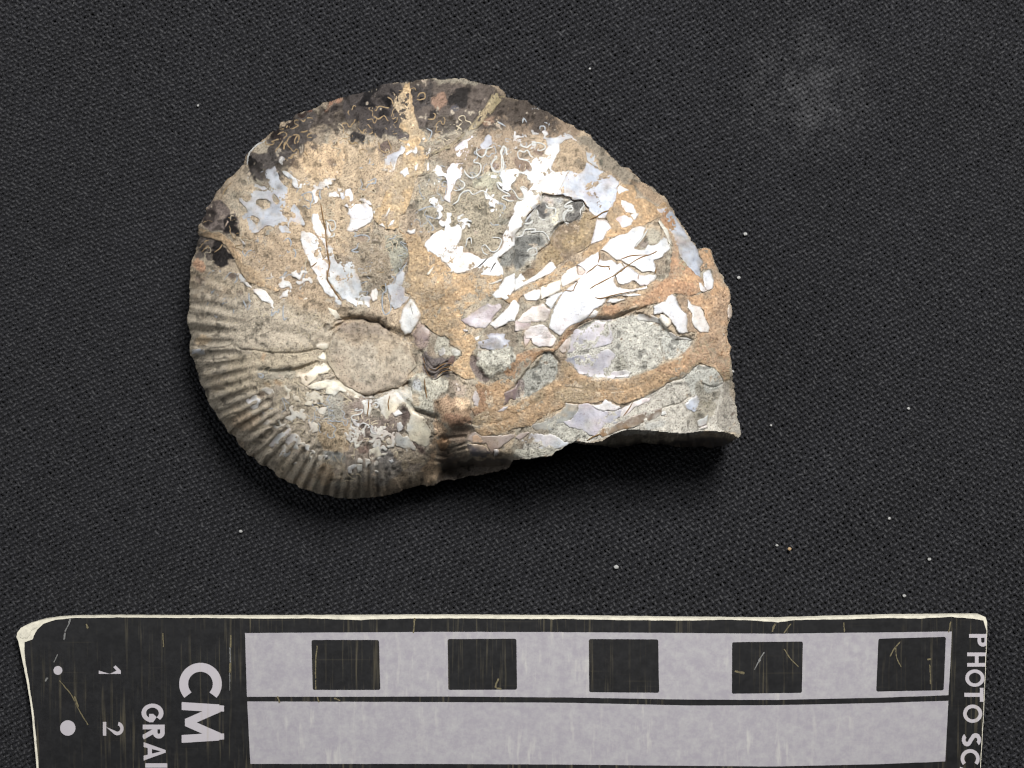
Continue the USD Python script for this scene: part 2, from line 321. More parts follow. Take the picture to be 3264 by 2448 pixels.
Z = np.where(wm, Ze * (1 - np.clip(fr, 0, 1)) + 2.5 * MM * np.clip(fr, 0, 1), Z)
# cracks carved as grooves: path, width px, depth mm
GROOVES = [('E -60,1440 0,1425 170,1405 240,1430 300,1450 430,1470 490,1530 540,1545', 7, 0.8), ('O 180,260 300,190 370,150 440,140 540,120 620,160 720,165 760,200', 8, 0.6),
           ('O 560,975 640,975 700,950 840,910 960,880 1040,835', 9, 1.3), ('O 250,780 330,860 480,950 560,975', 5, 0.35), ('O 1120,1130 1200,1160 1270,1185 1350,1215', 9, 1.2), ('O 910,930 1000,1010 1080,1110 1120,1140', 4, 0.4),
           ('G 1000,470 1250,475 1450,448 1700,365', 9, 0.7), ('G 200,160 500,190 720,160 760,200 900,210 1100,240 1300,260 1400,250 1600,230 1800,190', 5, 0.45), ('G 210,330 350,330 520,320 620,320', 5, 0.4),
           ('G 370,700 480,690 580,690', 6, 0.6), ('G 430,920 530,890 640,870', 6, 0.5), ('G 560,1060 640,1010 740,980', 6, 0.6), ('G 650,1215 800,1210 930,1190 960,1180 1100,1140 1230,1110', 6, 0.5), ('G 750,1330 830,1260', 7, 0.5),
           ('G 880,1480 1000,1370 1100,1290 1180,1200', 7, 0.6), ('G 780,40 860,70 960,85', 4, 0.3), ('D 190,1550 300,1570 450,1590 620,1600', 6, 0.4), ('D 2036,1510 1900,1490 1990,1410', 6, 0.5),
           ('I 5,640 130,480 180,400 260,350 330,350 370,400 400,440', 5, 0.5), ('I 0,890 60,870 150,820 250,760 340,700 450,655 520,655 620,670 800,680 930,680 1050,660 1150,625', 4, 0.35),
           ('F 640,1610 710,1560 780,1490 870,1440 960,1415 1080,1425 1240,1400 1340,1350 1480,1310 1570,1285', 8, 0.9), ('I 1280,230 1285,330 1310,400 1320,430', 4, 0.3),
           ('M 550,400 545,470 570,560 600,630 640,670', 3, 0.2), ('M 620,650 700,680 790,690 880,650', 4, 0.4), ('M 140,960 260,920 360,890 480,810', 5, 0.5), ('M 220,640 260,760 340,860 420,960 440,1010', 3, 0.3), ('M 560,385 680,395 780,430 870,520 890,600', 6, 0.5), ('M 0,770 200,640 380,575 440,520 540,420', 6, 0.5),
           ('B 1470,750 1580,610 1660,500 1730,420', 5, 0.6), ('B 860,1310 990,1260 1000,1060', 4, 0.4), ('B 890,1330 880,1450 850,1600', 3, 0.25), ('B 1000,1080 1160,980 1300,890 1420,790', 4, 0.3),
           ('F 270,650 360,570 430,510 460,390 540,290 600,270', 6, 0.7), ('J 1620,1640 1760,1490 1900,1510 1990,1440 2060,1330 2140,1310', 5, 0.5), ('H 1510,1090 1580,1110 1620,1100 1760,1100 1900,1070 2036,1000', 6, 0.4),
           ('A 870,1030 880,1150 890,1230 930,1330 980,1400 1060,1440', 9, 0.5), ('A 1700,640 1720,600 1780,540 1900,440 2036,350', 7, 0.5), ('B 320,400 380,310 480,220 540,190', 8, 0.5), ('B 90,480 160,400 240,330', 7, 0.5),
           ('O 1180,480 1230,600 1290,690 1350,700', 5, 0.4), ('O 1230,560 1300,650 1380,660 1470,600', 5, 0.4), ('O 1210,640 1280,740 1400,720 1500,650 1600,800 1680,860', 5, 0.45), ('H 1490,1380 1440,1400 1250,1440', 8, 0.6), ('H 1110,1480 1240,1500 1400,1480', 8, 0.6), ('H 1150,1420 1280,1400 1450,1330', 7, 0.6), ('H 1100,1550 1250,1560 1440,1540', 9, 0.7), ('H 1200,1290 1300,1260 1450,1250', 8, 0.6)]
def line_mask(text, w):
    return soft(LineString(smooth_line(pts(text), 3)).buffer(w / 2), w * 0.22, 0.25)
for text, w, dp in GROOVES:
    Z -= dp * (0.6 if text[0] in 'GD' else 0.85) * MM * line_mask(text, w)
Z_SMOOTH = ndimage.gaussian_filter(Z, 1.6)
rough_w = 1.0 - 0.5 * soft(poly('J 1370,1010 2070,1095 2140,1300 1760,1500 F 0,840 0,400 J 1280,1250'), 4)
Z_FINE = (0.42 * grid_fbm(46, 3, 51) + 0.30 * grid_fbm(14, 3, 52) * rough_w + 0.10 * (RNG.random(Z.shape) - 0.5)) * MM
pit = np.clip(grid_fbm(17, 2, 53) - 0.17, 0, 1)
Z_FINE -= pit * 0.9 * MM
Z_BODY = Z + Z_FINE * np.clip(d2 / 4.0, 0.3, 1)
def z_at(u, v, src=None):
    return ndimage.map_coordinates(Z_SMOOTH if src is None else src, [(np.asarray(v) - V0) / G_STEP, (np.asarray(u) - U0) / G_STEP], order=1, mode='nearest')

# ------------------------------------------------------------------ the fossil: mineral colours of the stone, with some painted shade
GAIN = 0.86
TINT = np.empty(Z.shape + (3,), float)
def mixc(a, b, w):
    return a * (1 - w[..., None]) + b * w[..., None]
n_big, n_mid, n_small = grid_fbm(210, 3, 61) + 0.5, grid_fbm(60, 4, 62) + 0.5, grid_fbm(15, 3, 63) + 0.5
TINT[:] = lin((176, 150, 112))
TINT = mixc(TINT, lin((158, 146, 120)), smoothstep(0.42, 0.62, n_big))
TINT = mixc(TINT, lin((196, 166, 120)), smoothstep(0.52, 0.68, n_mid) * 0.7)
TINT = mixc(TINT, lin((128, 106, 80)), smoothstep(0.52, 0.66, 1 - n_mid) * 0.55)
COLORS = [  # outline, colour, blur px, strength
    ('D 140,1000 800,760 1500,1100 1900,1300 1850,1659 G 1850,0 1900,450 1000,700 700,1250 150,500', (182, 160, 122), 40, 0.8),
    ('A 1350,1050 2036,880 B 500,900 480,1650 E 350,0 300,400 D 1700,900 1400,900 1200,300 A 1350,1500', (190, 158, 108), 25, 0.75),
    ('D 800,380 1480,420 1640,900 2036,1400 1400,1250 900,800', (172, 142, 98), 22, 0.7),
    ('A 1500,880 1600,860 1750,900 2036,880 2036,1250 1850,1280 1600,1300 1500,1100', (204, 166, 108), 14, 0.8),
    ('C 0,400 160,390 400,520 700,690 860,780 740,800 600,790 400,830 200,760 100,900 0,900 B 1500,800 1700,620 1850,420', (136, 110, 80), 14, 0.9),
    ('B 1000,1000 1300,900 1500,820 2036,650 C 100,850 100,1050 0,1100 B 1700,1050 1450,1250 1100,1100', (158, 132, 96), 14, 0.7),
    ('B 900,1350 1250,1650 1700,1250 2036,1500 E 2036,0 1900,350 1850,540 1500,650 1350,560 1200,250 950,400 860,150 E 880,0', (160, 146, 114), 16, 0.9),
    ('B 1550,1300 1800,1250 2036,1300 2036,1450 1750,1450 1500,1420', (168, 164, 132), 14, 0.8),
    ('C 840,760 1000,890 1200,1070 1450,1270 1680,1440 1880,1640 1700,1659 1500,1500 1300,1380 1150,1250 1000,1150 950,1000 820,900 700,800', (140, 126, 102), 8, 0.95),
    ('C 990,1080 1080,1090 1070,1160 1020,1180', (92, 92, 76), 7, 0.8),
    ('C 1340,1300 1500,1350 1640,1450 1780,1540 1840,1640 1700,1630 1500,1480', (166, 130, 84), 8, 0.7),
    ('S 780,520 860,440 1000,350 1150,290 1300,258 1450,250 1580,265 1700,318 1800,375 1760,430 1600,390 1500,415 1380,420 1290,410 1240,440 1150,400 1040,410 960,470 900,560 830,600', (72, 62, 55), 30, 0.92),
    ('A 870,1010 960,1000 1080,850 1230,720 1390,610 1560,490 1700,455 1660,600 1640,720 1690,830 1620,880 1500,940 1480,1000 1320,1100 1180,1180 1080,1200 1000,1240 1080,1350 960,1340 900,1260 862,1150', (82, 74, 70), 5, 0.92),
    ('A 870,1040 940,1060 960,1150 900,1210 960,1300 1040,1400 960,1390 890,1280 862,1150', (40, 36, 36), 6, 0.9),
    ('A 1230,730 1390,620 1460,640 1400,720 1300,760 1150,830 1100,800', (48, 38, 36), 5, 0.9), ('A 1430,580 1560,500 1680,470 1620,560 1500,590', (62, 42, 34), 5, 0.9),
    ('A 1560,510 1680,490 1640,540 1570,545', (150, 86, 44), 5, 0.8),
    ('A 1250,770 1330,790 1200,850 1110,870', (56, 44, 42), 4, 0.8), ('A 1330,900 1450,800 1480,880 1400,900', (54, 44, 44), 4, 0.8),
    ('A 870,980 1000,900 1090,840 1090,900 1180,930 1090,1000 950,1030', (190, 172, 138), 5, 0.7),
    ('A 1700,640 1760,560 1900,440 2036,360 2036,520 1900,640 1780,660', (88, 76, 68), 8, 0.8), ('A 1780,470 1900,390 2036,340 2036,370 1900,440 1800,520', (176, 114, 66), 6, 0.7),
    ('A 1850,500 2036,420 2036,520 1900,540', (44, 40, 40), 6, 0.8),
    ('A 1400,1090 1500,1080 1540,1150 1480,1230 1400,1200', (82, 60, 44), 7, 0.7), ('A 1780,1090 1900,1100 1880,1180 1800,1180', (104, 78, 62), 9, 0.7), ('A 1640,920 1710,900 1730,960 1670,990', (96, 84, 82), 6, 0.7),
    ('B 0,330 250,272 540,168 720,168 640,330 580,300 590,440 620,500 690,620 640,700 730,750 770,800 640,860 500,800 420,700 300,740 250,780 150,700 130,600 0,600', (74, 66, 64), 5, 0.92),
    ('B 120,430 250,300 400,215 520,205 440,270 350,340 290,440 200,470 100,470', (34, 32, 34), 6, 0.95), ('B 390,370 480,330 540,345 590,450 560,465 450,440', (30, 28, 30), 5, 0.95),
    ('B 550,280 600,250 650,300 630,350 580,340', (34, 32, 34), 4, 0.9), ('B 400,560 500,480 560,560 500,630 450,600', (36, 34, 36), 6, 0.9), ('B 100,790 160,750 240,810 240,880 160,910 100,880', (46, 44, 46), 4, 0.95),
    ('B 240,720 330,680 420,700 380,800 300,770', (52, 46, 46), 6, 0.9), ('B 400,900 470,800 540,930 510,1000 420,970', (92, 70, 62), 5, 0.9), ('B 640,780 740,760 770,830 680,870 640,860', (84, 72, 72), 5, 0.9),
    ('B 780,200 960,170 1250,140 1560,160 1780,200 1800,290 1700,400 1620,520 1500,620 1300,620 1150,560 1000,640 900,660 850,560 810,430 780,280', (98, 84, 74), 7, 0.9),
    ('B 820,220 960,200 1060,230 1100,330 960,470 830,520 800,330', (70, 64, 62), 7, 0.85),
    ('B 1270,280 1400,200 1500,230 1540,330 1480,440 1440,500 1380,500 1300,450 1250,380', (40, 38, 38), 8, 0.9), ('B 1050,390 1130,300 1200,262 1270,310 1230,420 1180,480 1080,480', (150, 108, 76), 8, 0.85),
    ('B 1260,440 1380,500 1330,560 1240,520', (72, 74, 88), 9, 0.7), ('B 1660,600 1800,530 1800,600 1680,690', (150, 112, 78), 7, 0.8), ('B 960,560 1060,470 1090,560 1040,620', (38, 34, 34), 4, 0.9), ('B 840,340 910,290 960,320 930,370', (46, 40, 40), 4, 0.9),
    ('D 430,0 560,20 660,110 640,180 760,180 775,280 740,395 660,415 560,360 460,350 340,300 320,200', (104, 88, 84), 5, 0.9), ('D 640,215 740,180 772,280 735,400 660,415 580,350 560,310 620,280', (34, 31, 32), 4, 0.95),
    ('D 350,170 430,60 470,150 430,290 340,270', (58, 48, 46), 6, 0.85), ('D 500,160 620,140 560,260 500,230', (186, 160, 134), 6, 0.6),
    ('D 255,470 400,430 520,480 610,560 690,660 660,750 590,790 480,690 340,720 225,660', (90, 80, 74), 5, 0.9), ('D 420,480 520,480 600,560 690,650 650,750 570,790 490,690 520,600 440,570', (36, 33, 34), 4, 0.92), ('D 270,560 350,490 380,560 300,640', (60, 54, 52), 6, 0.85),
    ('D 212,740 260,690 320,720 372,800 330,870 250,850', (200, 140, 84), 8, 0.9), ('D 230,900 360,900 360,1000 250,1020', (128, 100, 82), 9, 0.7), ('D 620,900 680,860 730,900 690,960', (88, 68, 60), 5, 0.8),
    ('D 170,1050 700,1000 800,1150 500,1250 170,1250', (192, 162, 120), 18, 0.7), ('D 560,1190 640,1150 620,1210 580,1260', (104, 84, 72), 4, 0.7), ('D 820,1140 890,1110 890,1200 850,1320', (112, 90, 78), 4, 0.7), ('D 740,1060 800,1060 800,1140 750,1130', (120, 96, 76), 5, 0.7),
    ('E 0,420 350,400 480,560 620,900 480,950 300,1030 180,900 110,700', (150, 130, 98), 14, 0.8), ('E 490,440 620,400 690,410 720,460 740,560 765,680 740,740 690,820 620,880 590,800 560,680 480,590', (152, 150, 126), 5, 0.9), ('E 600,780 700,680 760,650 740,740 690,820 620,880', (112, 112, 100), 10, 0.7),
    ('E 100,390 200,380 290,440 240,500 150,480', (150, 122, 96), 5, 0.7),
    ('J 2000,0 2100,250 2130,400 2110,560 1990,590 1870,555 1740,580 1610,605 1525,545 1540,480 1525,440 1600,300 1650,115 1790,30', (170, 142, 100), 3, 0.95), ('J 1900,450 2110,340 2110,560 1990,590', (112, 98, 78), 12, 0.7),
    ('J 480,0 1080,0 1480,160 1420,290 1300,345 1160,350 1160,560 980,590 800,540 650,600 500,600 300,600 300,250', (158, 132, 98), 5, 0.5), ('J 860,380 960,340 1140,420 1170,480 1130,560 1050,590 960,560 840,520', (128, 98, 76), 5, 0.8), ('J 1160,190 1420,240 1420,290 1330,345 1210,310', (112, 84, 72), 6, 0.8), ('J 500,420 640,420 650,560 560,580 500,500', (128, 98, 84), 5, 0.8), ('J 240,180 350,180 350,290 280,310', (142, 114, 88), 4, 0.8), ('J 970,240 1110,240 1110,330 1030,370 960,330', (122, 106, 84), 4, 0.8), ('J 680,150 740,220 740,280 690,250', (98, 94, 94), 3, 0.8),
    ('J 840,850 1060,640 1110,750 1180,850 1130,910 1040,860 990,880 1040,1050 960,1070', (172, 144, 106), 4, 0.9), ('J 700,1050 830,940 960,1070 860,1110', (128, 104, 86), 4, 0.85),
    ('J 560,1380 760,1360 840,1400 780,1500 680,1560 580,1480', (124, 120, 102), 8, 0.8), ('J 1370,1010 1410,985 1570,1025 1740,1005 1860,1045 1910,1100 2070,1095 2140,1300 2060,1340 1990,1440 1900,1510 1760,1500 1620,1640 F 280,640 200,760 0,840 0,400 J 1060,1500 1140,1370 1280,1250 1360,1170', (166, 162, 148), 2, 0.97),
    ('J 1600,1100 1640,1350 1500,1520 1560,1640 1700,1480 1720,1250', (206, 198, 164), 12, 0.8), ('J 1370,1020 1560,1040 1640,1140 1500,1160 1390,1110', (188, 170, 160), 8, 0.8),
    ('J 1390,1130 1430,1150 1440,1230 1480,1270 1550,1300 1550,1370 1470,1370 1440,1420 1360,1390 1300,1350 1310,1260 1370,1200', (94, 90, 86), 2, 0.98), ('J 1870,1180 1950,1120 2060,1100 2090,1150 2060,1240 2030,1350 1970,1460 1900,1510 1790,1450 1800,1370 1770,1310 1900,1280 1920,1230', (104, 100, 94), 2, 0.98), ('F 0,440 100,450 250,400 340,390 370,470 330,560 250,540 150,600 200,660 100,800 0,820', (106, 106, 100), 3, 0.95), ('E 2036,550 1990,560 1840,710 1870,800 1990,800 2036,740', (122, 122, 114), 3, 0.95), ('J 1070,1500 1160,1410 1165,1450 1120,1490', (110, 108, 104), 2, 0.9), ('F 120,250 190,200 200,240 150,275', (92, 88, 84), 2, 0.9),
    ('J 1640,1050 1740,1020 1750,1100 1690,1130', (150, 150, 150), 3, 0.8), ('J 1780,1060 1860,1050 1910,1100 1800,1150 1770,1100', (160, 150, 128), 3, 0.8),
    ('F 1480,590 1570,460 1600,340 1680,320 1780,370 1780,450 1720,520 1640,530 1590,560 1560,585', (172, 162, 136), 3, 0.97), ('F 1440,560 1560,430 1620,520 1560,590', (120, 102, 96), 8, 0.7),
    ('I 540,140 720,60 870,40 1050,20 1270,60 1330,130 1300,200 1285,290 1320,420 1240,480 1100,530 1000,570 760,575 560,520 470,390 480,200', (184, 181, 166), 3, 0.97), ('I 540,150 600,100 700,70 660,120 580,160', (122, 120, 108), 5, 0.9), ('I 860,400 960,330 1050,420 900,520 840,480', (138, 134, 114), 14, 0.7),
    ('I 1300,190 1330,130 1400,190 1600,230 1520,330 1440,390 1330,420 1288,320', (184, 184, 172), 3, 0.97),
    ('I 10,640 130,480 260,350 340,370 400,460 380,550 330,600 200,670 100,740 0,770', (156, 155, 142), 4, 0.97), ('I 0,620 60,560 100,640 60,740 0,760', (128, 108, 102), 7, 0.8),
    ('I 1130,700 1300,650 1480,570 1580,460 1700,430 1840,560 1900,700 1950,900 1985,1050 1500,1060 900,1060 600,1130 300,1250 0,1290 100,1150 300,1030 600,800 1000,840', (184, 177, 160), 6, 0.97),
    ('I 1500,580 1580,460 1640,435 1760,480 1830,560 1830,640 1700,700 1560,700', (164, 164, 152), 6, 0.9), ('I 1590,620 1640,600 1700,700 1830,640 1820,720 1700,830 1600,760', (128, 120, 98), 7, 0.75), ('I 1560,780 1700,780 1800,760 1780,900 1640,1010 1540,900', (132, 122, 94), 10, 0.7),
    ('I 1850,650 1900,600 1960,900 1990,1060 1850,1050 1780,1000', (142, 134, 118), 6, 0.9), ('I 1880,860 1950,860 1940,900 1890,890', (84, 66, 52), 4, 0.8), ('I 1200,950 1400,930 1300,1030 1100,1030', (166, 166, 158), 8, 0.8),
    ('I 1500,900 1700,880 1700,1010 1550,1010', (128, 120, 102), 12, 0.6), ('I 250,930 600,900 700,1080 500,1140 300,1060', (176, 173, 156), 6, 0.9), ('I 0,1200 200,1190 400,1190 540,1140 320,1250 0,1280', (188, 183, 160), 6, 0.9),
    ('I 500,1146 1958,1098 1990,1200 900,1250', (66, 55, 48), 3, 0.95),  # slab's south wall tinted dark to deepen its shade
    # lower left whorl
    ('D 140,1000 900,1100 1900,1500 H 1000,1000 1000,1659 0,1659 G 900,1659 150,500', (172, 158, 132), 40, 0.7),
    ('G 700,250 1850,150 1900,480 1500,640 1000,700 500,700', (166, 148, 112), 20, 0.8), ('G 1000,450 1450,430 1400,560 1000,560', (142, 134, 112), 8, 0.8), ('G 300,300 560,560 450,900 900,950 640,1200', (168, 146, 108), 20, 0.7), ('G 200,60 400,30 420,140 220,150', (198, 164, 108), 8, 0.8), ('G 960,290 1080,240 1060,300 980,320', (194, 150, 94), 6, 0.8),
    ('G 660,1010 860,960 1000,1050 900,1180 680,1150', (176, 148, 108), 12, 0.9), ('G 1080,600 1100,570 1140,580 1160,640 1120,665', (154, 128, 84), 2, 0.95), ('G 1190,560 1230,570 1300,600 1280,640 1210,610', (166, 132, 82), 2, 0.95), ('G 985,750 1020,700 1080,720 1060,790 1010,780', (142, 118, 88), 2, 0.9),
    ('G 1300,620 1700,700 1900,800 1650,1050 1400,1000 1150,860', (160, 144, 112), 14, 0.8), ('G 1850,700 2036,720 2036,1080 1800,1030', (150, 146, 130), 12, 0.85),
    ('G 1700,1140 1760,1080 1880,1040 1900,1090 2036,1070 2036,1400 1920,1400 1780,1380 1700,1300 1690,1220', (164, 138, 92), 4, 0.92), ('G 1780,1400 2036,1380 2036,1560 1800,1540', (142, 140, 130), 8, 0.85), ('G 1380,1420 1560,1440 1600,1560 1400,1540', (128, 118, 100), 10, 0.7), ('G 1720,1600 1800,1560 1900,1600 1900,1659 1700,1659', (172, 140, 92), 6, 0.85),
    ('K 420,40 440,-60 700,-40 710,60 640,120 560,100 480,80', (164, 138, 94), 4, 0.9), ('K 440,240 500,200 560,250 540,400 470,400 420,320', (168, 140, 98), 7, 0.9), ('K 100,160 200,200 180,260 100,330 50,300', (174, 154, 118), 8, 0.8), ('K 400,400 1000,330 1300,400 700,530', (128, 112, 88), 18, 0.7), ('K 480,110 600,110 640,190 500,200', (146, 146, 138), 7, 0.8),
    ('H 0,760 60,760 180,800 225,870 235,980 290,1020 420,1000 450,1060 540,970 590,1000 650,900 690,870 760,940 790,1000 740,1170 640,1200 560,1300 480,1400 640,1560 950,1560 900,1659 0,1659', (146, 128, 108), 6, 0.9),
    ('H 190,780 380,760 240,960 90,1060 70,950', (140, 118, 104), 8, 0.8), ('H 200,1020 300,1060 500,1050 640,1060 620,1200 400,1300 150,1280', (132, 112, 98), 8, 0.85), ('H 640,890 690,865 750,930 785,1000 740,1080 720,1200 690,1230 680,1060', (96, 76, 68), 3, 0.95), ('H 800,1300 850,1300 900,1380 1000,1380 960,1470 880,1430', (102, 76, 66), 3, 0.92), ('H 160,1380 280,1350 260,1460 170,1440', (126, 92, 76), 8, 0.7),
    ('H 640,1450 800,1430 880,1450 760,1560 650,1540', (150, 132, 102), 5, 0.8), ('H 820,1500 940,1490 900,1620 800,1600', (148, 128, 92), 6, 0.8), ('H 400,1400 560,1420 640,1540 560,1659 380,1600', (124, 120, 116), 9, 0.8), ('H 0,1100 60,1080 80,1250 50,1400 0,1420', (164, 136, 92), 5, 0.9),
    ('K 700,180 860,200 900,350 750,420 690,330', (138, 128, 112), 10, 0.7), ('K 860,250 1120,180 1200,300 950,420', (126, 120, 110), 14, 0.8), ('K 1140,220 1200,200 1260,250 1190,290', (164, 144, 104), 5, 0.8), ('K 560,370 650,350 640,430 570,440', (106, 108, 100), 8, 0.7),
    ('O 200,480 340,440 360,700 220,620', (150, 128, 102), 14, 0.7), ('O 400,430 640,400 700,600 560,720 400,640', (178, 170, 150), 16, 0.85), ('O 850,500 1000,440 1120,640 1000,700 880,620', (178, 168, 142), 12, 0.85), ('O 180,300 380,180 760,200 900,280 700,300 400,280', (138, 116, 96), 14, 0.8), ('O 250,780 560,800 1040,750 1020,840 560,970 420,900', (162, 138, 108), 12, 0.75),  # brown band on the plug's top rim paints in the overhang's shade
    ('O 340,420 700,300 1000,420 1120,640 980,760 500,800 330,640', (184, 164, 132), 24, 0.5),
    ('O 1030,990 1090,930 1060,800 1130,700 1220,720 1290,790 1500,790 1480,920 1330,1050 1320,1190 1120,1130', (178, 172, 148), 5, 0.95), ('O 1100,850 1160,780 1210,830 1190,950 1100,910', (164, 168, 170), 6, 0.9), ('O 1070,960 1180,980 1180,1060 1110,1080', (176, 150, 110), 8, 0.7),
    ('O 1190,520 1230,480 1330,570 1560,540 1590,570 1510,620 1480,700 1530,770 1400,760 1280,780 1210,700', (96, 84, 82), 5, 0.92), ('O 1330,380 1380,330 1490,330 1500,430 1620,460 1630,530 1560,545 1480,530 1400,500 1350,520', (166, 160, 138), 4, 0.92), ('O 1250,420 1340,430 1350,540 1280,560 1250,500', (132, 112, 86), 4, 0.9), ('O 1480,545 1590,560 1540,620 1480,600', (108, 72, 56), 4, 0.8),
    ('O 1110,230 1180,190 1280,250 1290,330 1240,430 1160,480 1120,400', (150, 124, 110), 5, 0.9), ('O 1480,760 1600,820 1690,900 1660,990 1560,980 1500,860', (172, 148, 122), 6, 0.85),
    ('H 1030,1000 1090,1040 1180,1100 1250,1180 1180,1250 1100,1400 1080,1560 1000,1659 900,1659 1010,1500 1080,1300 1100,1160', (184, 144, 92), 8, 0.9), ('K 1330,350 1400,200 1450,180 1560,280 1560,350 1400,405 1330,380', (192, 156, 106), 7, 0.9), ('H 1080,900 1120,780 1250,760 1400,800 1500,900 1500,1030 1400,1120 1280,1180 1180,1090 1090,1000', (172, 132, 84), 10, 0.9), ('H 1120,1000 1300,960 1500,1030 1540,1100 1400,1120 1250,1120', (140, 94, 56), 10, 0.8), ('O 1560,1010 1680,1000 1740,1050 1700,1140 1600,1120', (214, 176, 122), 6, 0.8),
    ('H 1110,1400 1190,1230 1300,1130 1420,1130 1500,1120 1540,1190 1465,1240 1450,1400 1480,1500 1250,1600 1130,1540', (124, 100, 74), 3, 0.95), ('H 1250,1330 1330,1300 1460,1300 1460,1480 1330,1540 1250,1450', (134, 118, 92), 9, 0.8), ('H 1130,1300 1220,1230 1290,1300 1240,1400 1130,1420', (190, 138, 72), 7, 0.9),
    ('K 1480,260 1560,215 1740,192 1800,172 1950,186 2140,185 2200,220 2080,330 1600,420 1500,420', (92, 78, 64), 5, 0.95),  # whorl under the slab coloured dark, shadow painted into the tint
    ('H 1500,400 1590,320 1600,400 1700,510 1780,550 1700,640 1550,560', (128, 108, 100), 6, 0.9), ('H 1610,190 1740,200 1940,180 1960,130 2036,150 2036,380 1940,450 1780,545 1700,520 1580,400', (188, 184, 164), 4, 0.97), ('H 1580,340 1700,400 1950,400 1780,545 1700,520 1600,430', (148, 142, 118), 10, 0.7), ('H 1490,290 1560,250 1580,400 1700,510 1760,555 1700,570 1600,490 1500,400', (112, 92, 84), 4, 0.9),
]
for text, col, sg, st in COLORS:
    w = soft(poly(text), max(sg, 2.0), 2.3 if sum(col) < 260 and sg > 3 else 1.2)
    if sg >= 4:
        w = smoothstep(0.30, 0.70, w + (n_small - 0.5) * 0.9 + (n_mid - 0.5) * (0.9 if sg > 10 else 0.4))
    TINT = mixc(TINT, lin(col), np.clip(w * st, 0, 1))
lum = (TINT * [0.3, 0.59, 0.11]).sum(-1, keepdims=True)
TINT = (lum + (TINT - lum) * 0.60) * GAIN * 1.10
TINT *= (0.74 + 0.52 * n_small)[..., None]
pore = RNG.random(Z.shape); pden = 0.05 + 0.13 * smoothstep(0.42, 0.62, grid_fbm(70, 3, 64) + 0.5)
TINT *= np.where(pore < pden, 0.46, np.where(pore > 0.965, 1.34, 1.0))[..., None]
TINT *= (0.90 + 0.20 * RNG.random(Z.shape))[..., None]
TINT *= (1 - 0.45 * np.clip(pit * 12, 0, 1))[..., None]

# ------------------------------------------------------------------ the fossil: meshes
BASE = ray(1470.0, 1000.0, 0.0); BASE[2] = 0.0
fossil = thing('ammonite_fossil', BASE, label='large coiled ammonite fossil with white nacre patches, ochre veins and a broken right end', category='fossil')
FP = str(fossil.GetPath())
idx = -np.ones(Z.shape, int); idx[m_out] = np.arange(m_out.sum())
ii, jj = np.nonzero(m_out)
uu, vv, zz = UU[m_out].copy(), VV[m_out].copy(), Z_BODY[m_out]
er = ndimage.binary_erosion(m_out)
edge = (m_out & ~er)[m_out]
ring = shapely.boundary(OUT)
bp = shapely.points(uu[edge], vv[edge]); near = shapely.get_coordinates(shapely.line_interpolate_point(ring, shapely.line_locate_point(ring, bp)))
uu[edge], vv[edge] = near[:, 0], near[:, 1]
top = ray(uu, vv, zz)
quads = np.stack([idx[1:, :-1], idx[1:, 1:], idx[:-1, 1:], idx[:-1, :-1]], -1).reshape(-1, 4)
quads = quads[(quads >= 0).all(1)]
# underside: from the same rim down to the cloth, curving in
dd, nx_ = ndimage.distance_transform_edt(er, return_indices=True)
z_edge = ndimage.gaussian_filter(Z, 3)[nx_[0], nx_[1]]
tb = np.clip(dd * G_STEP / 150.0, 0, 1)
zb = np.maximum(z_edge * (1 - np.sqrt(1 - (1 - tb) ** 2)), 0.0004)[m_out]
zb = np.minimum(zb, zz - 0.0006)
bot = ray(uu, vv, zb); bot[edge] = top[edge]
nt = len(top)
V_all = np.vstack([top, bot]) - BASE
remap = np.arange(2 * nt); remap[nt:][edge] = np.nonzero(edge)[0]
F_all = np.vstack([quads, remap[quads[:, ::-1] + nt]])
T_all = np.vstack([TINT[m_out], TINT[m_out] * 0 + lin((120, 104, 84)) * 0.7])
put_mesh(FP + '/stone_body', V_all, F_all, M_STONE, tint=T_all)

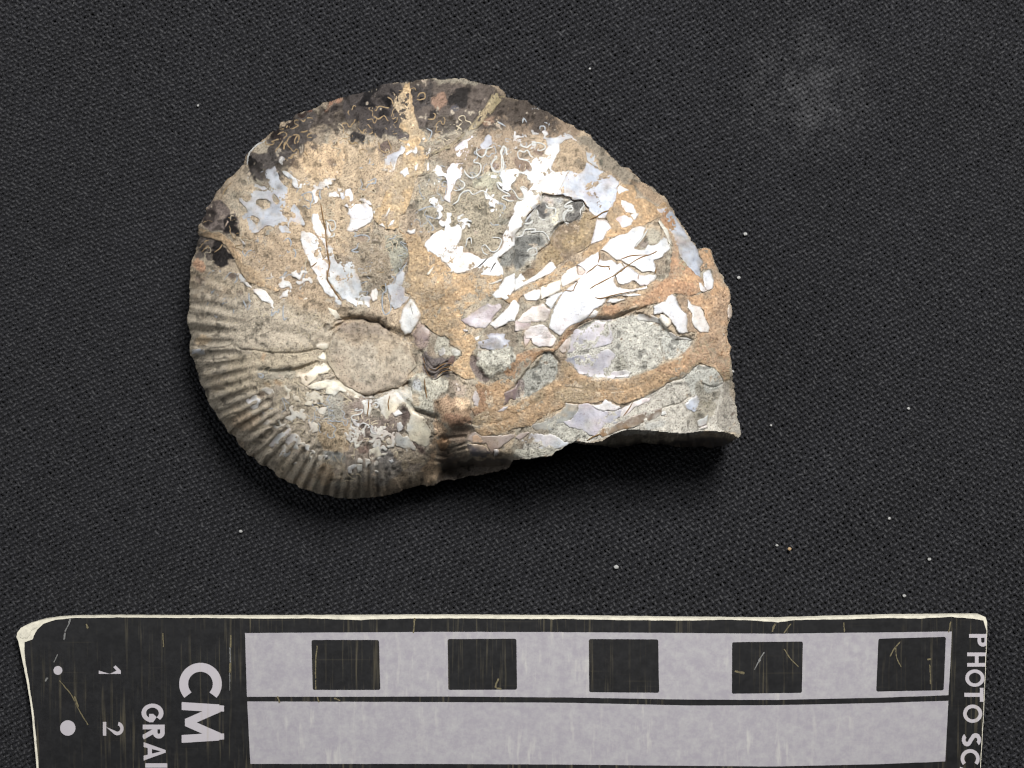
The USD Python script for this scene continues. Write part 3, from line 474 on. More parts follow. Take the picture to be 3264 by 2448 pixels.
def noise2(u, v, scale, seed, oct_=3):
    return meshkit.fbm(np.stack([np.asarray(u) / scale, np.asarray(v) / scale, np.zeros(len(u))], -1), oct_, seed) - 0.5
def ragged(shape, amp, res=2.0, feather=0.0):
    """the outline eaten into and flaking, as broken shell is"""
    x0, y0, x1, y1 = shape.buffer(10).bounds
    nx, ny = int((x1 - x0) / res) + 2, int((y1 - y0) / res) + 2
    im = Image.new('L', (nx, ny), 0); d = ImageDraw.Draw(im)
    for g in geoms(shape):
        f = lambda r: [((x - x0) / res, (y - y0) / res) for x, y in r.coords]
        d.polygon(f(g.exterior), fill=255)
        for h in g.interiors:
            d.polygon(f(h), fill=0)
    m = np.asarray(im) > 127
    sd = (ndimage.distance_transform_edt(m) - ndimage.distance_transform_edt(~m)) * res
    X, Y = np.meshgrid(x0 + np.arange(nx) * res, y0 + np.arange(ny) * res)
    n = 2.2 * (meshkit.fbm(np.stack([X / 26, Y / 26, 0 * X], -1), 4, 121) - 0.5) + 1.3 * (meshkit.fbm(np.stack([X / 9, Y / 8, 0 * X], -1), 2, 122) - 0.5)
    if feather:
        fr_, ft_ = np.hypot(X - ucx, Y - ucy), np.arctan2(Y - ucy, X - ucx)
        n = n * (1 - feather) + feather * 3.0 * (meshkit.fbm(np.stack([fr_ / 70, ft_ * 34, 0 * X], -1), 3, 123) - 0.5)
    on = np.pad(sd + amp * n > 0, ((0, 0), (1, 1))).astype(np.int8)
    df = np.diff(on, axis=1)
    r0, c0 = np.nonzero(df == 1); c1 = np.nonzero(df == -1)[1]
    if len(r0) == 0:
        return shape
    u = unary_union(shapely.box(x0 + c0 * res, y0 + r0 * res, x0 + c1 * res, y0 + (r0 + 1) * res + 0.01))
    u = u.buffer(1.5).buffer(-2.2).buffer(0.7).simplify(0.6)
    keep = [Polygon(g.exterior, [h for h in g.interiors if Polygon(h).area > 40]) for g in getattr(u, 'geoms', [u]) if isinstance(g, Polygon) and g.area > 70]
    return unary_union(keep) if keep else shape
TINT_AT = lambda u, v: np.stack([ndimage.map_coordinates(TINT[..., c], [(v - V0) / G_STEP, (u - U0) / G_STEP], order=1, mode='nearest') for c in range(3)], 1)
def slab(name, shape, col, mat, thick, bumpy=0.0, spacing=12.0, jag=1.6, src=None, edge_fall=0.7, col2=None, label=None, var=0.10, parent=None, rag=0.0, sat=0.74, gain=GAIN, mixin=0.0, grain=0.17, under=0.0):
    """a piece that lies on the stone and follows it: its own outline, edge and thickness"""
    made, VV_, FF_, TT_, nv = [], [], [], [], 0
    if rag and not shape.is_empty:
        shape = ragged(shape, min(rag, 0.55 * 2 * shape.area / shape.length), feather=0.6 if rag > 8 else 0.0)
    for g in geoms(shape.intersection(OUT.buffer(-0.5))):
        rings, B = [g.exterior, *g.interiors], []
        for r in rings:
            n = max(6, int(r.length / 5.0))
            p = shapely.get_coordinates(shapely.line_interpolate_point(r, np.linspace(0, r.length, n, endpoint=False)))
            j1 = np.stack([noise2(p[:, 0], p[:, 1], 11, 71), noise2(p[:, 0], p[:, 1], 11, 72)], 1) * jag * 4.0
            B.append(p + j1)
        B = np.vstack(B)
        g2 = Polygon(B[:max(6, int(rings[0].length / 5.0))]).buffer(0)
        k = max(6, int(rings[0].length / 5.0))
        for r in rings[1:]:
            n = max(6, int(r.length / 5.0)); g2 = g2.difference(Polygon(B[k:k + n]).buffer(0)); k += n
        x0, y0, x1, y1 = g2.bounds
        xs, ys = np.meshgrid(np.arange(x0, x1, spacing), np.arange(y0, y1, spacing * 0.87))
        xs = xs + (np.arange(xs.shape[0]) % 2)[:, None] * spacing / 2
        P = np.stack([xs.ravel(), ys.ravel()], 1) + RNG.normal(0, spacing * 0.12, (xs.size, 2))
        inner = g2.buffer(-3.2)
        P = P[shapely.contains_xy(inner, P[:, 0], P[:, 1])] if len(P) and not inner.is_empty else P[:0]
        rim2 = []
        for gg in geoms(g2.buffer(-2.2)):
            for r in [gg.exterior, *gg.interiors]:
                n = max(4, int(r.length / 6.0)); rim2.append(shapely.get_coordinates(shapely.line_interpolate_point(r, np.linspace(0, r.length, n, endpoint=False))))
        R2 = np.vstack(rim2) if rim2 else np.zeros((0, 2))
        allp = all0 = np.vstack([B, R2, P])
        if len(allp) < 4:
            continue
        tri = Delaunay(allp + RNG.normal(0, 1e-4, allp.shape)).simplices
        c = allp[tri].mean(1)
        tri = tri[shapely.contains_xy(g2.buffer(0.05), c[:, 0], c[:, 1])]
        a, b, d = allp[tri[:, 0]], allp[tri[:, 1]], allp[tri[:, 2]]
        ar = (b[:, 0] - a[:, 0]) * (d[:, 1] - a[:, 1]) - (b[:, 1] - a[:, 1]) * (d[:, 0] - a[:, 0])
        tri = np.where((ar > 0)[:, None], tri[:, ::-1], tri)[np.abs(ar) > 1e-6]      # picture v runs down
        if len(tri) == 0:
            continue
        used = np.unique(tri); m_ = -np.ones(len(allp), int); m_[used] = np.arange(len(used))
        isb = (np.arange(len(allp)) < len(B))[used]; is2 = ((np.arange(len(all0)) >= len(B)) & (np.arange(len(all0)) < len(B) + len(R2)))[used]; allp, tri = allp[used], m_[tri]
        h = np.where(isb, thick * edge_fall, thick)
        zt = z_at(allp[:, 0], allp[:, 1], src) + h
        if bumpy:
            zt = zt + bumpy * (1.6 * noise2(allp[:, 0], allp[:, 1], 34, 81) + 1.2 * noise2(allp[:, 0], allp[:, 1], 10, 82, 2) + 0.25 * RNG.normal(0, 1, len(allp))) * np.where(isb, 0.4, 1.0)
        e = np.sort(np.vstack([tri[:, [0, 1]], tri[:, [1, 2]], tri[:, [2, 0]]]), 1)
        de = np.vstack([tri[:, [0, 1]], tri[:, [1, 2]], tri[:, [2, 0]]])
        _, inv, cnt = np.unique(e, axis=0, return_inverse=True, return_counts=True)
        bd = de[cnt[inv.ravel()] == 1]
        ub = np.unique(bd); mb = -np.ones(len(allp), int); mb[ub] = np.arange(len(ub)) + len(allp)
        low = allp[ub]; zl = z_at(low[:, 0], low[:, 1], src) - 0.00035
        Vv = np.vstack([ray(allp[:, 0], allp[:, 1], zt), ray(low[:, 0], low[:, 1], zl)]) - BASE
        sk = np.vstack([np.stack([bd[:, 1], bd[:, 0], mb[bd[:, 0]]], 1), np.stack([bd[:, 1], mb[bd[:, 0]], mb[bd[:, 1]]], 1)])
        Ff = np.vstack([tri, sk])
        allq = np.vstack([allp, low])
        gs = lambda c: (lambda q: (q.mean() + (q - q.mean()) * sat) * gain)(lin(c))
        base = gs(col)
        tt = np.repeat(base[None], len(allq), 0)
        if col2 is not None:
            w = smoothstep(-0.10, 0.14, noise2(allq[:, 0], allq[:, 1], 70, 91))[:, None]
            tt = tt * (1 - w) + gs(col2) * w
        if bumpy:
            tt = tt * (1 + grain * RNG.normal(0, 1, len(allq)))[:, None]
            tt = np.where((RNG.random(len(allq)) > 0.94)[:, None], tt * (1 + 2.2 * grain) + 0.02 * (grain > 0.1), tt)
        tt = tt * (1 + var * 2.2 * noise2(allq[:, 0], allq[:, 1], 30, 92)[:, None])
        if mixin:
            e_ = np.concatenate([np.where(isb, 0.62, np.where(is2, 0.22, 0.0)), np.full(len(ub), 0.8)])
            pr_, pt_ = np.hypot(allq[:, 0] - ucx, allq[:, 1] - ucy), np.arctan2(allq[:, 1] - ucy, allq[:, 0] - ucx)
            k_ = np.clip(e_ + mixin * smoothstep(0.02, 0.22, 0.5 * noise2(allq[:, 0], allq[:, 1], 48, 95, 4) + 0.7 * noise2(pr_, pt_ * 900, 40, 97, 3) * [1.0]) + 0.5 * mixin * smoothstep(0.08, 0.25, noise2(allq[:, 0], allq[:, 1], 12, 96, 2)), 0, 0.9)[:, None]
            k_ = np.maximum(k_, under)
            tt = tt * (1 - k_) + TINT_AT(allq[:, 0], allq[:, 1]) * k_
        VV_.append(Vv); FF_.append(Ff + nv); TT_.append(np.clip(tt, 0, 1)); nv += len(Vv)
    if nv:
        m = put_mesh(f'{parent or FP}/{name}', np.vstack(VV_), np.vstack(FF_), mat, tint=np.vstack(TT_))
        if label:
            tag(m, label=label)
    return made

VEINS = [  # outline, colour, second colour, thickness mm, bumpiness mm
    ('B 720,162 775,160 780,270 800,330 810,420 830,500 850,580 890,690 950,760 985,850 985,960 1000,1040 970,1130 930,1250 850,1310 830,1420 780,1580 760,1659 E 760,60 730,110 700,150 650,170 640,320 590,350 480,340 350,250 340,150 390,80 B 430,1650 480,1500 520,1380 600,1250 700,1050 720,950 700,880 640,850 760,860 770,800 730,750 640,700 690,620 620,500 580,440 590,380 580,280 640,330 700,230', (206, 166, 98), (186, 158, 110), 0.18, 0.10),
    ('E 640,330 720,400 860,400 900,450 950,540 1010,600 1090,650 1150,700 1210,780 1280,830 1330,880 1420,880 1570,845 1650,895 1900,895 1910,930 1820,1060 1780,1110 1720,1180 1640,1200 1520,1260 1430,1330 1390,1430 1450,1500 1440,1600 1330,1659 H 1500,20 1560,60 1590,110 1550,250 1490,290 1500,400 1560,560 1440,560 1330,500 1250,420 1400,270 1400,220 1330,180 1260,150 1240,70 1200,40 E 1150,1640 1050,1570 1000,1510 920,1480 910,1370 870,1260 830,1180 730,1110 720,960 740,830 770,700 750,540', (200, 158, 94), (180, 146, 90), 0.15, 0.12),
    ('J 2060,1330 2140,1310 F 870,150 940,160 990,230 950,400 920,530 800,600 650,690 590,720 480,790 450,700 360,780 240,900 140,950 70,890 200,770 270,640 360,570 430,510 460,390 540,290 600,270 640,270 760,240 810,180', (160, 132, 78), (128, 104, 72), 0.25, 0.12),
    ('F 1850,40 1880,110 1820,190 1730,210 1640,240 1560,300 1480,310 1420,330 1370,380 1260,420 1150,460 1080,560 1030,600 1000,620 900,670 780,740 720,790 640,830 500,930 380,1000 310,1030 200,1060 110,1100 100,1150 60,1180 0,1300 E 1900,1180 1820,1180 1900,1150 F 20,1080 140,1030 330,940 490,830 640,730 780,680 920,530 1050,480 1080,440 1110,370 1170,330 1150,280 1100,210 1130,110 1180,30 1210,0 C 1200,1640 1230,1500 1300,1380 1430,1390 1470,1500 1440,1560 1530,1540 1640,1600 1720,1659 F 1840,0', (196, 152, 88), (176, 142, 90), 0.20, 0.12),
    ('F 1830,40 1880,110 1960,330 1990,650 L 330,720 600,960 640,980 660,1130 580,1160 450,1210 380,1180 300,1170 200,1190 180,1260 100,1290 0,1320 F 1830,1200 1700,1230 1560,1280 1480,1310 1420,1310 1340,1350 1240,1400 1080,1420 960,1410 1020,1350 1090,1250 1180,1250 1330,1200 1450,1100 1600,1060 1600,1010 1690,950 1780,980 1850,900 1880,640 1900,520 1850,420 1800,300 1740,220', (188, 134, 76), (170, 138, 92), 0.35, 0.20),
    ('F 540,1659 620,1540 700,1490 870,1415 960,1310 1000,1345 960,1415 870,1445 780,1495 710,1560 640,1659', (176, 138, 92), None, 0.2, 0.12),
    ('L 577,612 650,592 718,602 750,640 770,720 798,790 848,890 898,1000 948,1080 972,1160 982,1210 972,1270 950,1320 945,1500 958,1540 948,1600 928,1659 M 938,80 962,110 987,190 977,240 983,330 972,420 968,560 900,615 880,540 820,470 700,410 570,385 500,430 440,510 380,570 330,560 M 0,480 160,390 300,330 400,250 500,130 580,90 540,50 560,0 L 720,1600 690,1530 640,1450 645,1390 600,1335 490,1310 440,1250 380,1190 450,1215 600,1170 700,1130 760,1110 770,990 740,880 650,870 610,900 600,830 640,770 590,690', (196, 146, 84), (178, 138, 92), 0.30, 0.18),
    ('I 1780,230 1900,300 1902,440 1898,575 1845,605 1830,560 1760,480 1640,435 1580,470 1540,520 1480,570 1360,600 1290,650 1170,720 1020,780 930,800 830,760 700,790 560,790 460,785 420,830 290,900 210,930 150,990 0,1020 H 1900,1230 1750,1240 1650,1250 1560,1180 1510,1090 1560,1000 1700,930 1830,880 I 0,800 100,740 200,680 330,600 390,520 400,440 430,400 500,440 560,520 640,555 760,575 880,575 1000,570 1100,530 1240,480 1320,430 1440,390 1520,330 1600,230 1640,130 1700,180', (182, 142, 84), (164, 138, 92), 0.25, 0.14),
    ('I 0,380 80,330 180,300 260,310 340,310 400,240 450,170 530,100 560,80 520,150 470,200 400,300 340,330 250,345 190,390 120,480 30,600 0,620 H 1900,480 1960,400 2036,330', (186, 136, 76), (160, 114, 66), 0.25, 0.16),
    ('H 1560,560 1700,640 1850,570 2036,500 2036,650 1920,720 1920,850 1840,960 1700,950 1560,1000 1510,900 1590,880 1620,790 1570,660', (186, 142, 80), (158, 112, 64), 0.2, 0.16),
    ('D 268,315 300,290 330,322 400,332 440,372 520,372 600,432 700,512 720,582 760,642 800,742 900,792 1000,862 1060,932 1110,1002 1250,1072 1200,1090 1080,1050 960,1010 880,990 800,890 740,780 680,650 620,560 540,490 430,450 340,440 275,390', (202, 160, 100), (184, 150, 98), 0.25, 0.12),
    ('B 1800,222 1860,218 1930,280 1936,330 1880,380 1830,430 1780,510 1690,600 1600,700 1540,740 1470,760 1500,690 1560,620 1640,510 1720,400 1780,300', (160, 142, 90), (178, 154, 100), 0.25, 0.14),
    ('B 1440,750 1460,780 1300,930 1130,1000 1000,1045 1010,1020 1150,960 1290,890', (152, 134, 92), None, 0.12, 0.06),
    ('D 1440,1100 1520,1090 1560,1110 1590,1180 1560,1210 1500,1190', (202, 152, 84), None, 0.1, 0.06),
    ('L 310,830 340,770 390,740 440,830 400,890 330,890', (176, 156, 104), None, 0.35, 0.04), ('L 300,980 400,910 470,885 540,930 590,1000 590,1080 500,1040 380,1020', (204, 150, 82), None, 0.45, 0.10),
    ('L 330,1180 420,1190 440,1250 440,1350 500,1420 490,1520 530,1600 600,1659 L 450,1659 430,1600 440,1520 430,1430 380,1390 340,1330 300,1220', (172, 138, 96), None, 0.15, 0.08),
]
for text, c1, c2, th_, bm in VEINS:
    slab('mineral_vein', poly(text), c1, M_VEIN, 0.55 * th_ * MM, bumpy=bm * MM, spacing=5.5, sat=0.60, gain=0.98, mixin=0.42, edge_fall=0.2, jag=1.2, col2=c2, var=0.26, rag=5.0)

W, BL, GR, LI, CR, PL = (240, 240, 238), (192, 198, 208), (176, 180, 182), (214, 206, 212), (226, 216, 194), (168, 150, 154)
SHELLS = [  # outline, colour, second colour, thickness mm
    ('A 860,1270 900,1390 960,1390 1000,1390 1080,1420 1150,1410 1080,1340 1085,1280 1015,1245 1100,1205 1190,1170 1230,1240 1270,1330 1340,1420 1365,1500 1345,1560 1390,1640 D 1420,30 1480,110 1500,180 1520,240 1530,300 1490,290 1440,300 1390,230 1370,310 1375,380 1320,380 1280,385 1240,330 1170,300 1080,310 1000,360 940,405 880,395 800,350 820,290 800,180 830,150 870,140 830,70 780,20 A 770,1560 850,1600 960,1560 920,1490 940,1440 870,1340 / D 900,180 960,190 1010,220 970,290 910,250 / D 1280,100 1340,90 1370,130 1340,200 1290,170 / A 940,1570 1040,1560 1120,1600 D 1130,20 1120,80 1060,100 980,50 / A 1150,1550 1180,1500 1240,1580 1220,1630', BL, (208, 210, 214), 0.12),
    ('A 1240,1120 1260,1030 1320,1080 1330,1150 1290,1180', (214, 210, 206), None, 0.1),
    ('A 1285,1215 1330,1205 1385,1265 1440,1300 1500,1320 1550,1370 1555,1400 1500,1440 1430,1440 1395,1390 1390,1330 1340,1310 1290,1270', (214, 216, 216), BL, 0.14),
    ('A 1840,1290 1860,1320 1890,1370 1860,1400 1830,1330', W, None, 0.1), ('A 1920,1420 1980,1430 2036,1440 B 60,1430 100,1510 120,1580 200,1540 230,1560 320,1610 E 320,60 230,30 120,10 0,30 A 2000,1570 1980,1500', (222, 222, 228), (236, 228, 214), 0.14),
    ('E 0,20 60,20 130,10 230,20 320,80 340,170 310,250 250,300 170,340 70,380 20,350 50,290 70,215 40,150 60,90 0,60', (228, 226, 232), (240, 240, 240), 0.14), ('E 70,215 150,220 240,225 330,175 310,250 250,300 170,340 70,380 20,350 50,290', W, None, 0.24),
    ('B 970,880 1000,870 1030,960 1020,1020 980,1030 960,980', W, None, 0.15), ('B 470,1060 550,1010 650,970 680,930 720,960 660,1030 620,1130 590,1210 530,1250 480,1210', (196, 200, 210), None, 0.14), ('B 465,1130 500,1140 500,1220 460,1240', CR, None, 0.2), ('B 460,1240 540,1230 590,1220 550,1300 470,1300 440,1270', (150, 152, 148), None, 0.1),
    ('B 750,890 790,910 770,940 745,920', W, None, 0.3), ('B 725,1020 800,960 820,990 740,1045', W, None, 0.3), ('B 820,960 860,915 875,950 870,1010 840,1030 800,1000', W, None, 0.3), ('B 645,1255 690,1210 755,1175 760,1230 775,1260 720,1310 690,1270', W, None, 0.3), ('B 835,1160 895,1120 870,1200 840,1235', W, None, 0.3), ('B 920,830 960,820 965,850 930,860', W, None, 0.3),
    ('B 970,1140 1040,1115 1100,1150 1160,1190 1215,1270 1200,1305 1130,1300 1050,1260 1000,1230 960,1200', (190, 186, 190), (214, 214, 218), 0.12),
    ('B 1330,970 1350,920 1420,870 1500,800 1550,770 1555,830 1530,930 1490,1010 1450,1110 1410,1190 1420,1270 1340,1360 1310,1440 1280,1480 1270,1600 1240,1625 1200,1580 1150,1530 1220,1500 1230,1380 1225,1300 1240,1190 1290,1130 1350,1140 1340,1060', (206, 202, 214), (232, 224, 232), 0.14),
    ('B 1680,810 1730,785 1765,810 1750,900 1700,960 1650,960 1620,910', (200, 202, 214), None, 0.12),
    ('J 650,600 720,560 800,545 930,545 980,580 1050,595 1090,560 1180,550 1170,480 1130,400 1060,385 1150,360 1260,345 1360,340 1420,290 1430,230 1480,160 1560,110 1650,115 1640,180 1650,240 1590,290 1580,370 1525,440 1540,480 1525,545 1610,605 1740,580 1870,555 1800,650 1700,870 1620,1010 1570,1020 1410,980 1370,1020 1360,1170 1280,1250 1140,1370 1060,1500 980,1590 F 0,400 E 2036,540 1940,600 1840,700 1870,800 1900,890 1650,890 1570,840 1400,880 1340,880 1280,830 1210,780 1150,700 1010,600 950,560 950,510 1030,430 1060,400 1150,350 1170,400 1210,370 1210,270 1250,265 1280,310 1330,295 1390,290 1390,400 1365,470 1360,540 1410,550 1430,600 1540,640 1700,690 1790,640 1870,580 1895,510 1870,420 1940,320 1990,220 J 760,1530 800,1480 860,1380 880,1300 870,1180 900,1130 940,1090 1040,1060 1060,1000 1100,930 1130,910 1180,850 1150,770 1090,730 1060,650 970,610 960,680 840,840 860,920 800,930 780,960 670,900 700,830 690,800 650,720', W, (232, 236, 242), 0.18),
    ('J 570,790 600,770 690,810 700,850 650,860 600,810', W, None, 0.12), ('J 410,620 440,610 460,650 430,675', W, None, 0.12), ('J 460,680 500,650 590,660 560,710 500,720', W, None, 0.12), ('J 990,870 1040,860 1120,910 1110,1000 1060,1010 1010,930', (226, 222, 216), None, 0.12),
    ('J 1870,560 1990,595 2110,560 2120,400 C 890,1115 990,1190 1060,1240 1180,1290 1300,1380 1240,1440 1220,1540 1170,1659 F 1190,30 1120,110 1090,205 1000,205 940,160 900,90 840,60 J 2130,1180 2070,1085 1910,1095 1860,1040 1770,1030 1740,1000 1620,1010 1700,870 1800,650', (204, 212, 226), (226, 226, 234), 0.16),
    ('C 290,790 400,830 500,820 600,780 680,790 760,870 820,960 880,1000 980,1020 990,1120 1020,1200 940,1150 870,1110 870,1030 830,960 760,880 680,820 580,860 520,915 440,910 380,860', (180, 184, 190), (204, 206, 210), 0.12), ('C 380,860 520,915 500,1000 440,1090 430,1180 400,1100 360,1000 400,940', (222, 226, 232), None, 0.14),
    ('F 1280,0 1350,0 1400,60 1440,80 1455,150 1390,155 1340,130 1290,70 C 1280,1630 1280,1570 1360,1590 1440,1640 1430,1659', W, None, 0.3), ('F 1215,215 1250,190 1320,165 1390,195 1430,230 1400,300 1290,335 1250,270', W, (226, 206, 210), 0.3), ('F 1385,165 1495,150 1460,240 1435,230', W, None, 0.3), ('C 1240,1430 1270,1400 1390,1455 1310,1480 1250,1510', W, None, 0.28),
    ('F 990,225 1095,225 1165,325 1105,370 1075,470 915,525 950,380', (230, 226, 230), None, 0.25),
    ('F 1165,450 1260,410 1360,390 1420,330 1510,300 1580,325 1540,440 1430,570 1480,590 1570,580 1600,520 1640,540 1720,520 1790,420 1830,440 1850,520 1880,560 1860,600 1770,680 1680,720 1700,800 1690,860 1600,850 1540,860 1450,800 1380,780 1270,710 1230,725 1160,660 1110,620 1040,590', W, (228, 230, 230), 0.35),
    ('F 1290,745 1390,805 1450,850 1520,890 1690,880 1710,920 1690,950 1590,1010 1500,1030 1490,990 1430,960 1380,990 1310,1010 1240,990 1220,890 1330,810', W, (216, 214, 218), 0.35),
    ('F 760,770 860,700 1000,620 1020,690 1060,720 1170,705 1230,760 1275,745 1320,800 1210,890 1190,960 1230,1030 1300,1050 1400,1060 1590,1030 1600,1060 1450,1090 1270,1140 1100,1170 1090,1220 1000,1290 960,1300 870,1410 800,1460 700,1490 640,1530 550,1630 500,1600 410,1510 450,1370 500,1260 580,1110 640,1050 770,950 850,850 830,820 750,770', W, (232, 232, 238), 0.35),
    ('F 1110,1220 1150,1170 1330,1170 1310,1200 1180,1240', W, None, 0.35), ('F 1270,1140 1430,1110 1560,1130 1400,1160', W, None, 0.45), ('F 970,1310 1010,1340 980,1390 880,1420 920,1360', W, None, 0.3), ('F 380,1180 480,1120 570,1095 560,1130 430,1300 390,1250', W, None, 0.3), ('F 105,1130 200,1080 310,1060 320,1130 270,1200 150,1200 110,1170', W, None, 0.3), ('F 315,1040 400,1000 540,950 560,980 550,1080 420,1150 330,1180 310,1120', (238, 228, 206), None, 0.25), ('F 560,900 640,830 740,780 760,880 830,890 820,930 720,980 580,1040 550,960', (238, 226, 212), None, 0.25), ('F 750,780 820,790 850,860 820,920 770,930 750,870', (206, 182, 162), None, 0.22),
    ('F 0,960 80,860 140,960 270,880 360,800 440,720 500,800 500,830 420,880 320,930 210,980 80,1040 0,1090', W, None, 0.25), ('E 1910,930 1990,890 2036,870 2036,1070 1960,1180 1920,1200 1880,1170 1800,1170 1770,1120 1850,1060', W, None, 0.25), ('E 1670,980 1720,1000 1900,930 1870,970 1760,1010', W, None, 0.25),
    ('F 20,1460 100,1350 230,1270 330,1250 430,1310 400,1420 360,1460 280,1450 150,1470', (206, 188, 178), (226, 214, 206), 0.22), ('E 1390,1440 1520,1340 1640,1270 1720,1230 1780,1250 1870,1235 1885,1290 1790,1380 1740,1470 1680,1530 1560,1530 1450,1480', (188, 166, 168), (226, 216, 220), 0.28), ('E 1745,1490 1850,1390 1960,1260 2030,1180 F 60,1250 50,1330 20,1380 0,1450 E 1950,1450 1900,1500 1810,1540', W, None, 0.28),
    ('F 110,1580 200,1500 330,1480 400,1530 480,1640 470,1659 120,1659', (222, 212, 210), None, 0.25), ('I 150,200 230,140 310,150 370,220 330,290 220,300 150,260', (238, 226, 224), None, 0.25), ('I 80,170 130,160 140,230 90,300', (216, 198, 192), None, 0.2), ('I 390,310 430,240 490,200 490,260 470,330 420,350', (220, 204, 194), None, 0.2), ('I 0,60 90,40 150,80 140,150 60,150 0,160', (214, 200, 196), (196, 172, 170), 0.2),
    ('I 540,130 600,140 720,80 860,50 850,130 860,230 790,300 620,330 480,340 490,270 500,180', (216, 208, 214), (164, 160, 168), 0.16), ('I 470,390 560,370 700,340 830,300 900,340 910,380 850,420 850,470 820,510 980,490 1020,520 1000,560 880,570 760,570 640,555 570,530 520,460 450,410', (190, 184, 190), (136, 138, 150), 0.14),
    ('I 1050,30 1100,0 1220,10 1280,60 1330,130 1400,180 1460,210 1600,230 1590,240 1400,220 1370,190 1340,130 1290,90 1210,70 1080,60', (228, 226, 220), None, 0.2),
    ('L 0,1320 100,1290 170,1270 190,1210 240,1175 300,1220 330,1330 380,1390 430,1430 440,1520 430,1600 450,1659 330,1659 250,1550 220,1480 130,1410 60,1430 0,1440', (236, 236, 238), None, 0.5), ('L 440,1250 490,1310 600,1335 645,1390 640,1450 690,1530 720,1600 715,1659 600,1659 530,1600 490,1520 500,1420 440,1350', (236, 232, 226), None, 0.4), ('L 95,1430 150,1440 230,1490 240,1550 170,1615 130,1570 90,1490', (234, 226, 208), None, 0.6),
    ('L 170,180 230,120 288,190 348,295 398,352 438,432 498,517 566,602 580,690 640,770 620,810 600,830 600,960 540,930 480,880 440,830 390,740 340,700 310,600 270,480 230,400 190,280', (188, 196, 210), (202, 206, 214), 0.25), ('L 635,890 720,860 740,890 750,960 770,990 755,1110 690,1130 650,1060 640,980', (228, 230, 234), None, 0.5), ('L 575,1010 610,1030 650,1080 690,1130 640,1160 600,1130 590,1060', (226, 228, 230), None, 0.5), ('L 75,260 90,235 150,320 200,400 240,500 235,560 200,520 150,400 110,330', (230, 228, 214), None, 0.5), ('L 948,1310 980,1312 1006,1380 986,1490 960,1505 945,1400', (196, 178, 160), None, 0.5), ('L 50,90 100,100 180,80 170,150 110,160 70,140', (194, 196, 204), None, 0.3), ('M 865,0 900,10 930,50 900,45', (214, 200, 190), None, 0.5),
    ('H 1590,110 1680,80 1700,20 1760,15 1830,5 1910,30 1920,80 1960,110 1940,180 1830,200 1740,200 1640,190 1620,170', (196, 198, 210), (176, 176, 190), 0.14), ('H 1590,120 1620,170 1630,260 1600,340 1585,280', (190, 178, 172), None, 0.12), ('H 1550,60 1640,35 1580,100', W, None, 0.25), ('H 1550,660 1600,720 1620,800 1600,900 1560,880 1540,780', (188, 176, 172), None, 0.25), ('H 1830,955 1900,890 1990,880 1900,950', (196, 190, 196), None, 0.3), ('H 1910,720 2036,660 I 60,560 30,640 10,760 H 1990,790 1950,850 1900,880 1920,790', (140, 116, 116), (168, 158, 166), 0.25), ('O 1640,235 1700,245 1700,270 1650,265', (190, 192, 200), None, 0.25),
    ('H 1455,1300 1480,1230 1560,1200 1640,1240 1770,1240 1900,1230 2036,1215 2036,1270 1900,1350 1850,1400 1780,1400 1770,1480 1700,1350 1640,1340 1520,1330', (180, 156, 136), (196, 176, 164), 0.25), ('H 1450,1310 1520,1340 1640,1350 1700,1390 1780,1490 1770,1530 1640,1500 1490,1490 1480,1400', (98, 92, 100), (70, 66, 74), 0.25), ('H 1520,1240 1580,1220 1690,1300 1620,1340 1520,1330', (214, 172, 132), None, 0.3), ('H 1780,1400 1850,1400 1840,1470 1780,1500', (206, 204, 200), None, 0.3),
    ('I 560,800 640,785 690,810 760,850 860,860 930,840 1000,850 950,900 850,970 780,1010 700,1080 600,1030 480,1000 440,960 500,930 560,860', (188, 184, 194), (168, 168, 180), 0.16), ('I 680,810 770,790 800,755 860,790 950,825 890,860 790,865 720,840', (236, 234, 234), None, 0.35), ('I 950,830 1040,780 1200,730 1180,770 1060,820 1000,880 960,920 930,900', (218, 210, 208), None, 0.2), ('I 150,990 250,940 400,870 460,790 560,800 540,900 430,960 300,1020 190,1030', (176, 176, 166), None, 0.14), ('I 750,1060 770,1010 850,980 1000,920 1150,860 1300,830 1290,890 1220,930 1080,990 900,1070 780,1090', (168, 132, 86), (134, 112, 90), 0.2), ('I 40,1130 150,1060 250,1060 360,1075 440,1130 520,1140 380,1190 230,1200 150,1150', (218, 216, 214), (200, 204, 208), 0.16), ('I 1500,800 1560,740 1620,720 1620,790 1590,850 1540,850', (190, 196, 206), None, 0.2), ('M 395,905 440,870 470,870 430,920', W, None, 0.3), ('M 470,930 550,780 590,800 580,900 530,1020 500,990', (184, 188, 200), None, 0.14), ('M 560,1110 620,1070 700,1030 710,1060 690,1150 580,1190', (180, 184, 182), None, 0.16), ('M 570,1200 690,1160 690,1200 590,1230', (216, 214, 208), None, 0.2), ('I 0,1090 60,1050 150,1040 80,1090 30,1120', (192, 172, 164), None, 0.2), ('I 850,960 930,930 900,970 860,975', (170, 170, 176), None, 0.15), ('M 120,990 160,980 170,1030 110,1050', (206, 208, 206), None, 0.15),
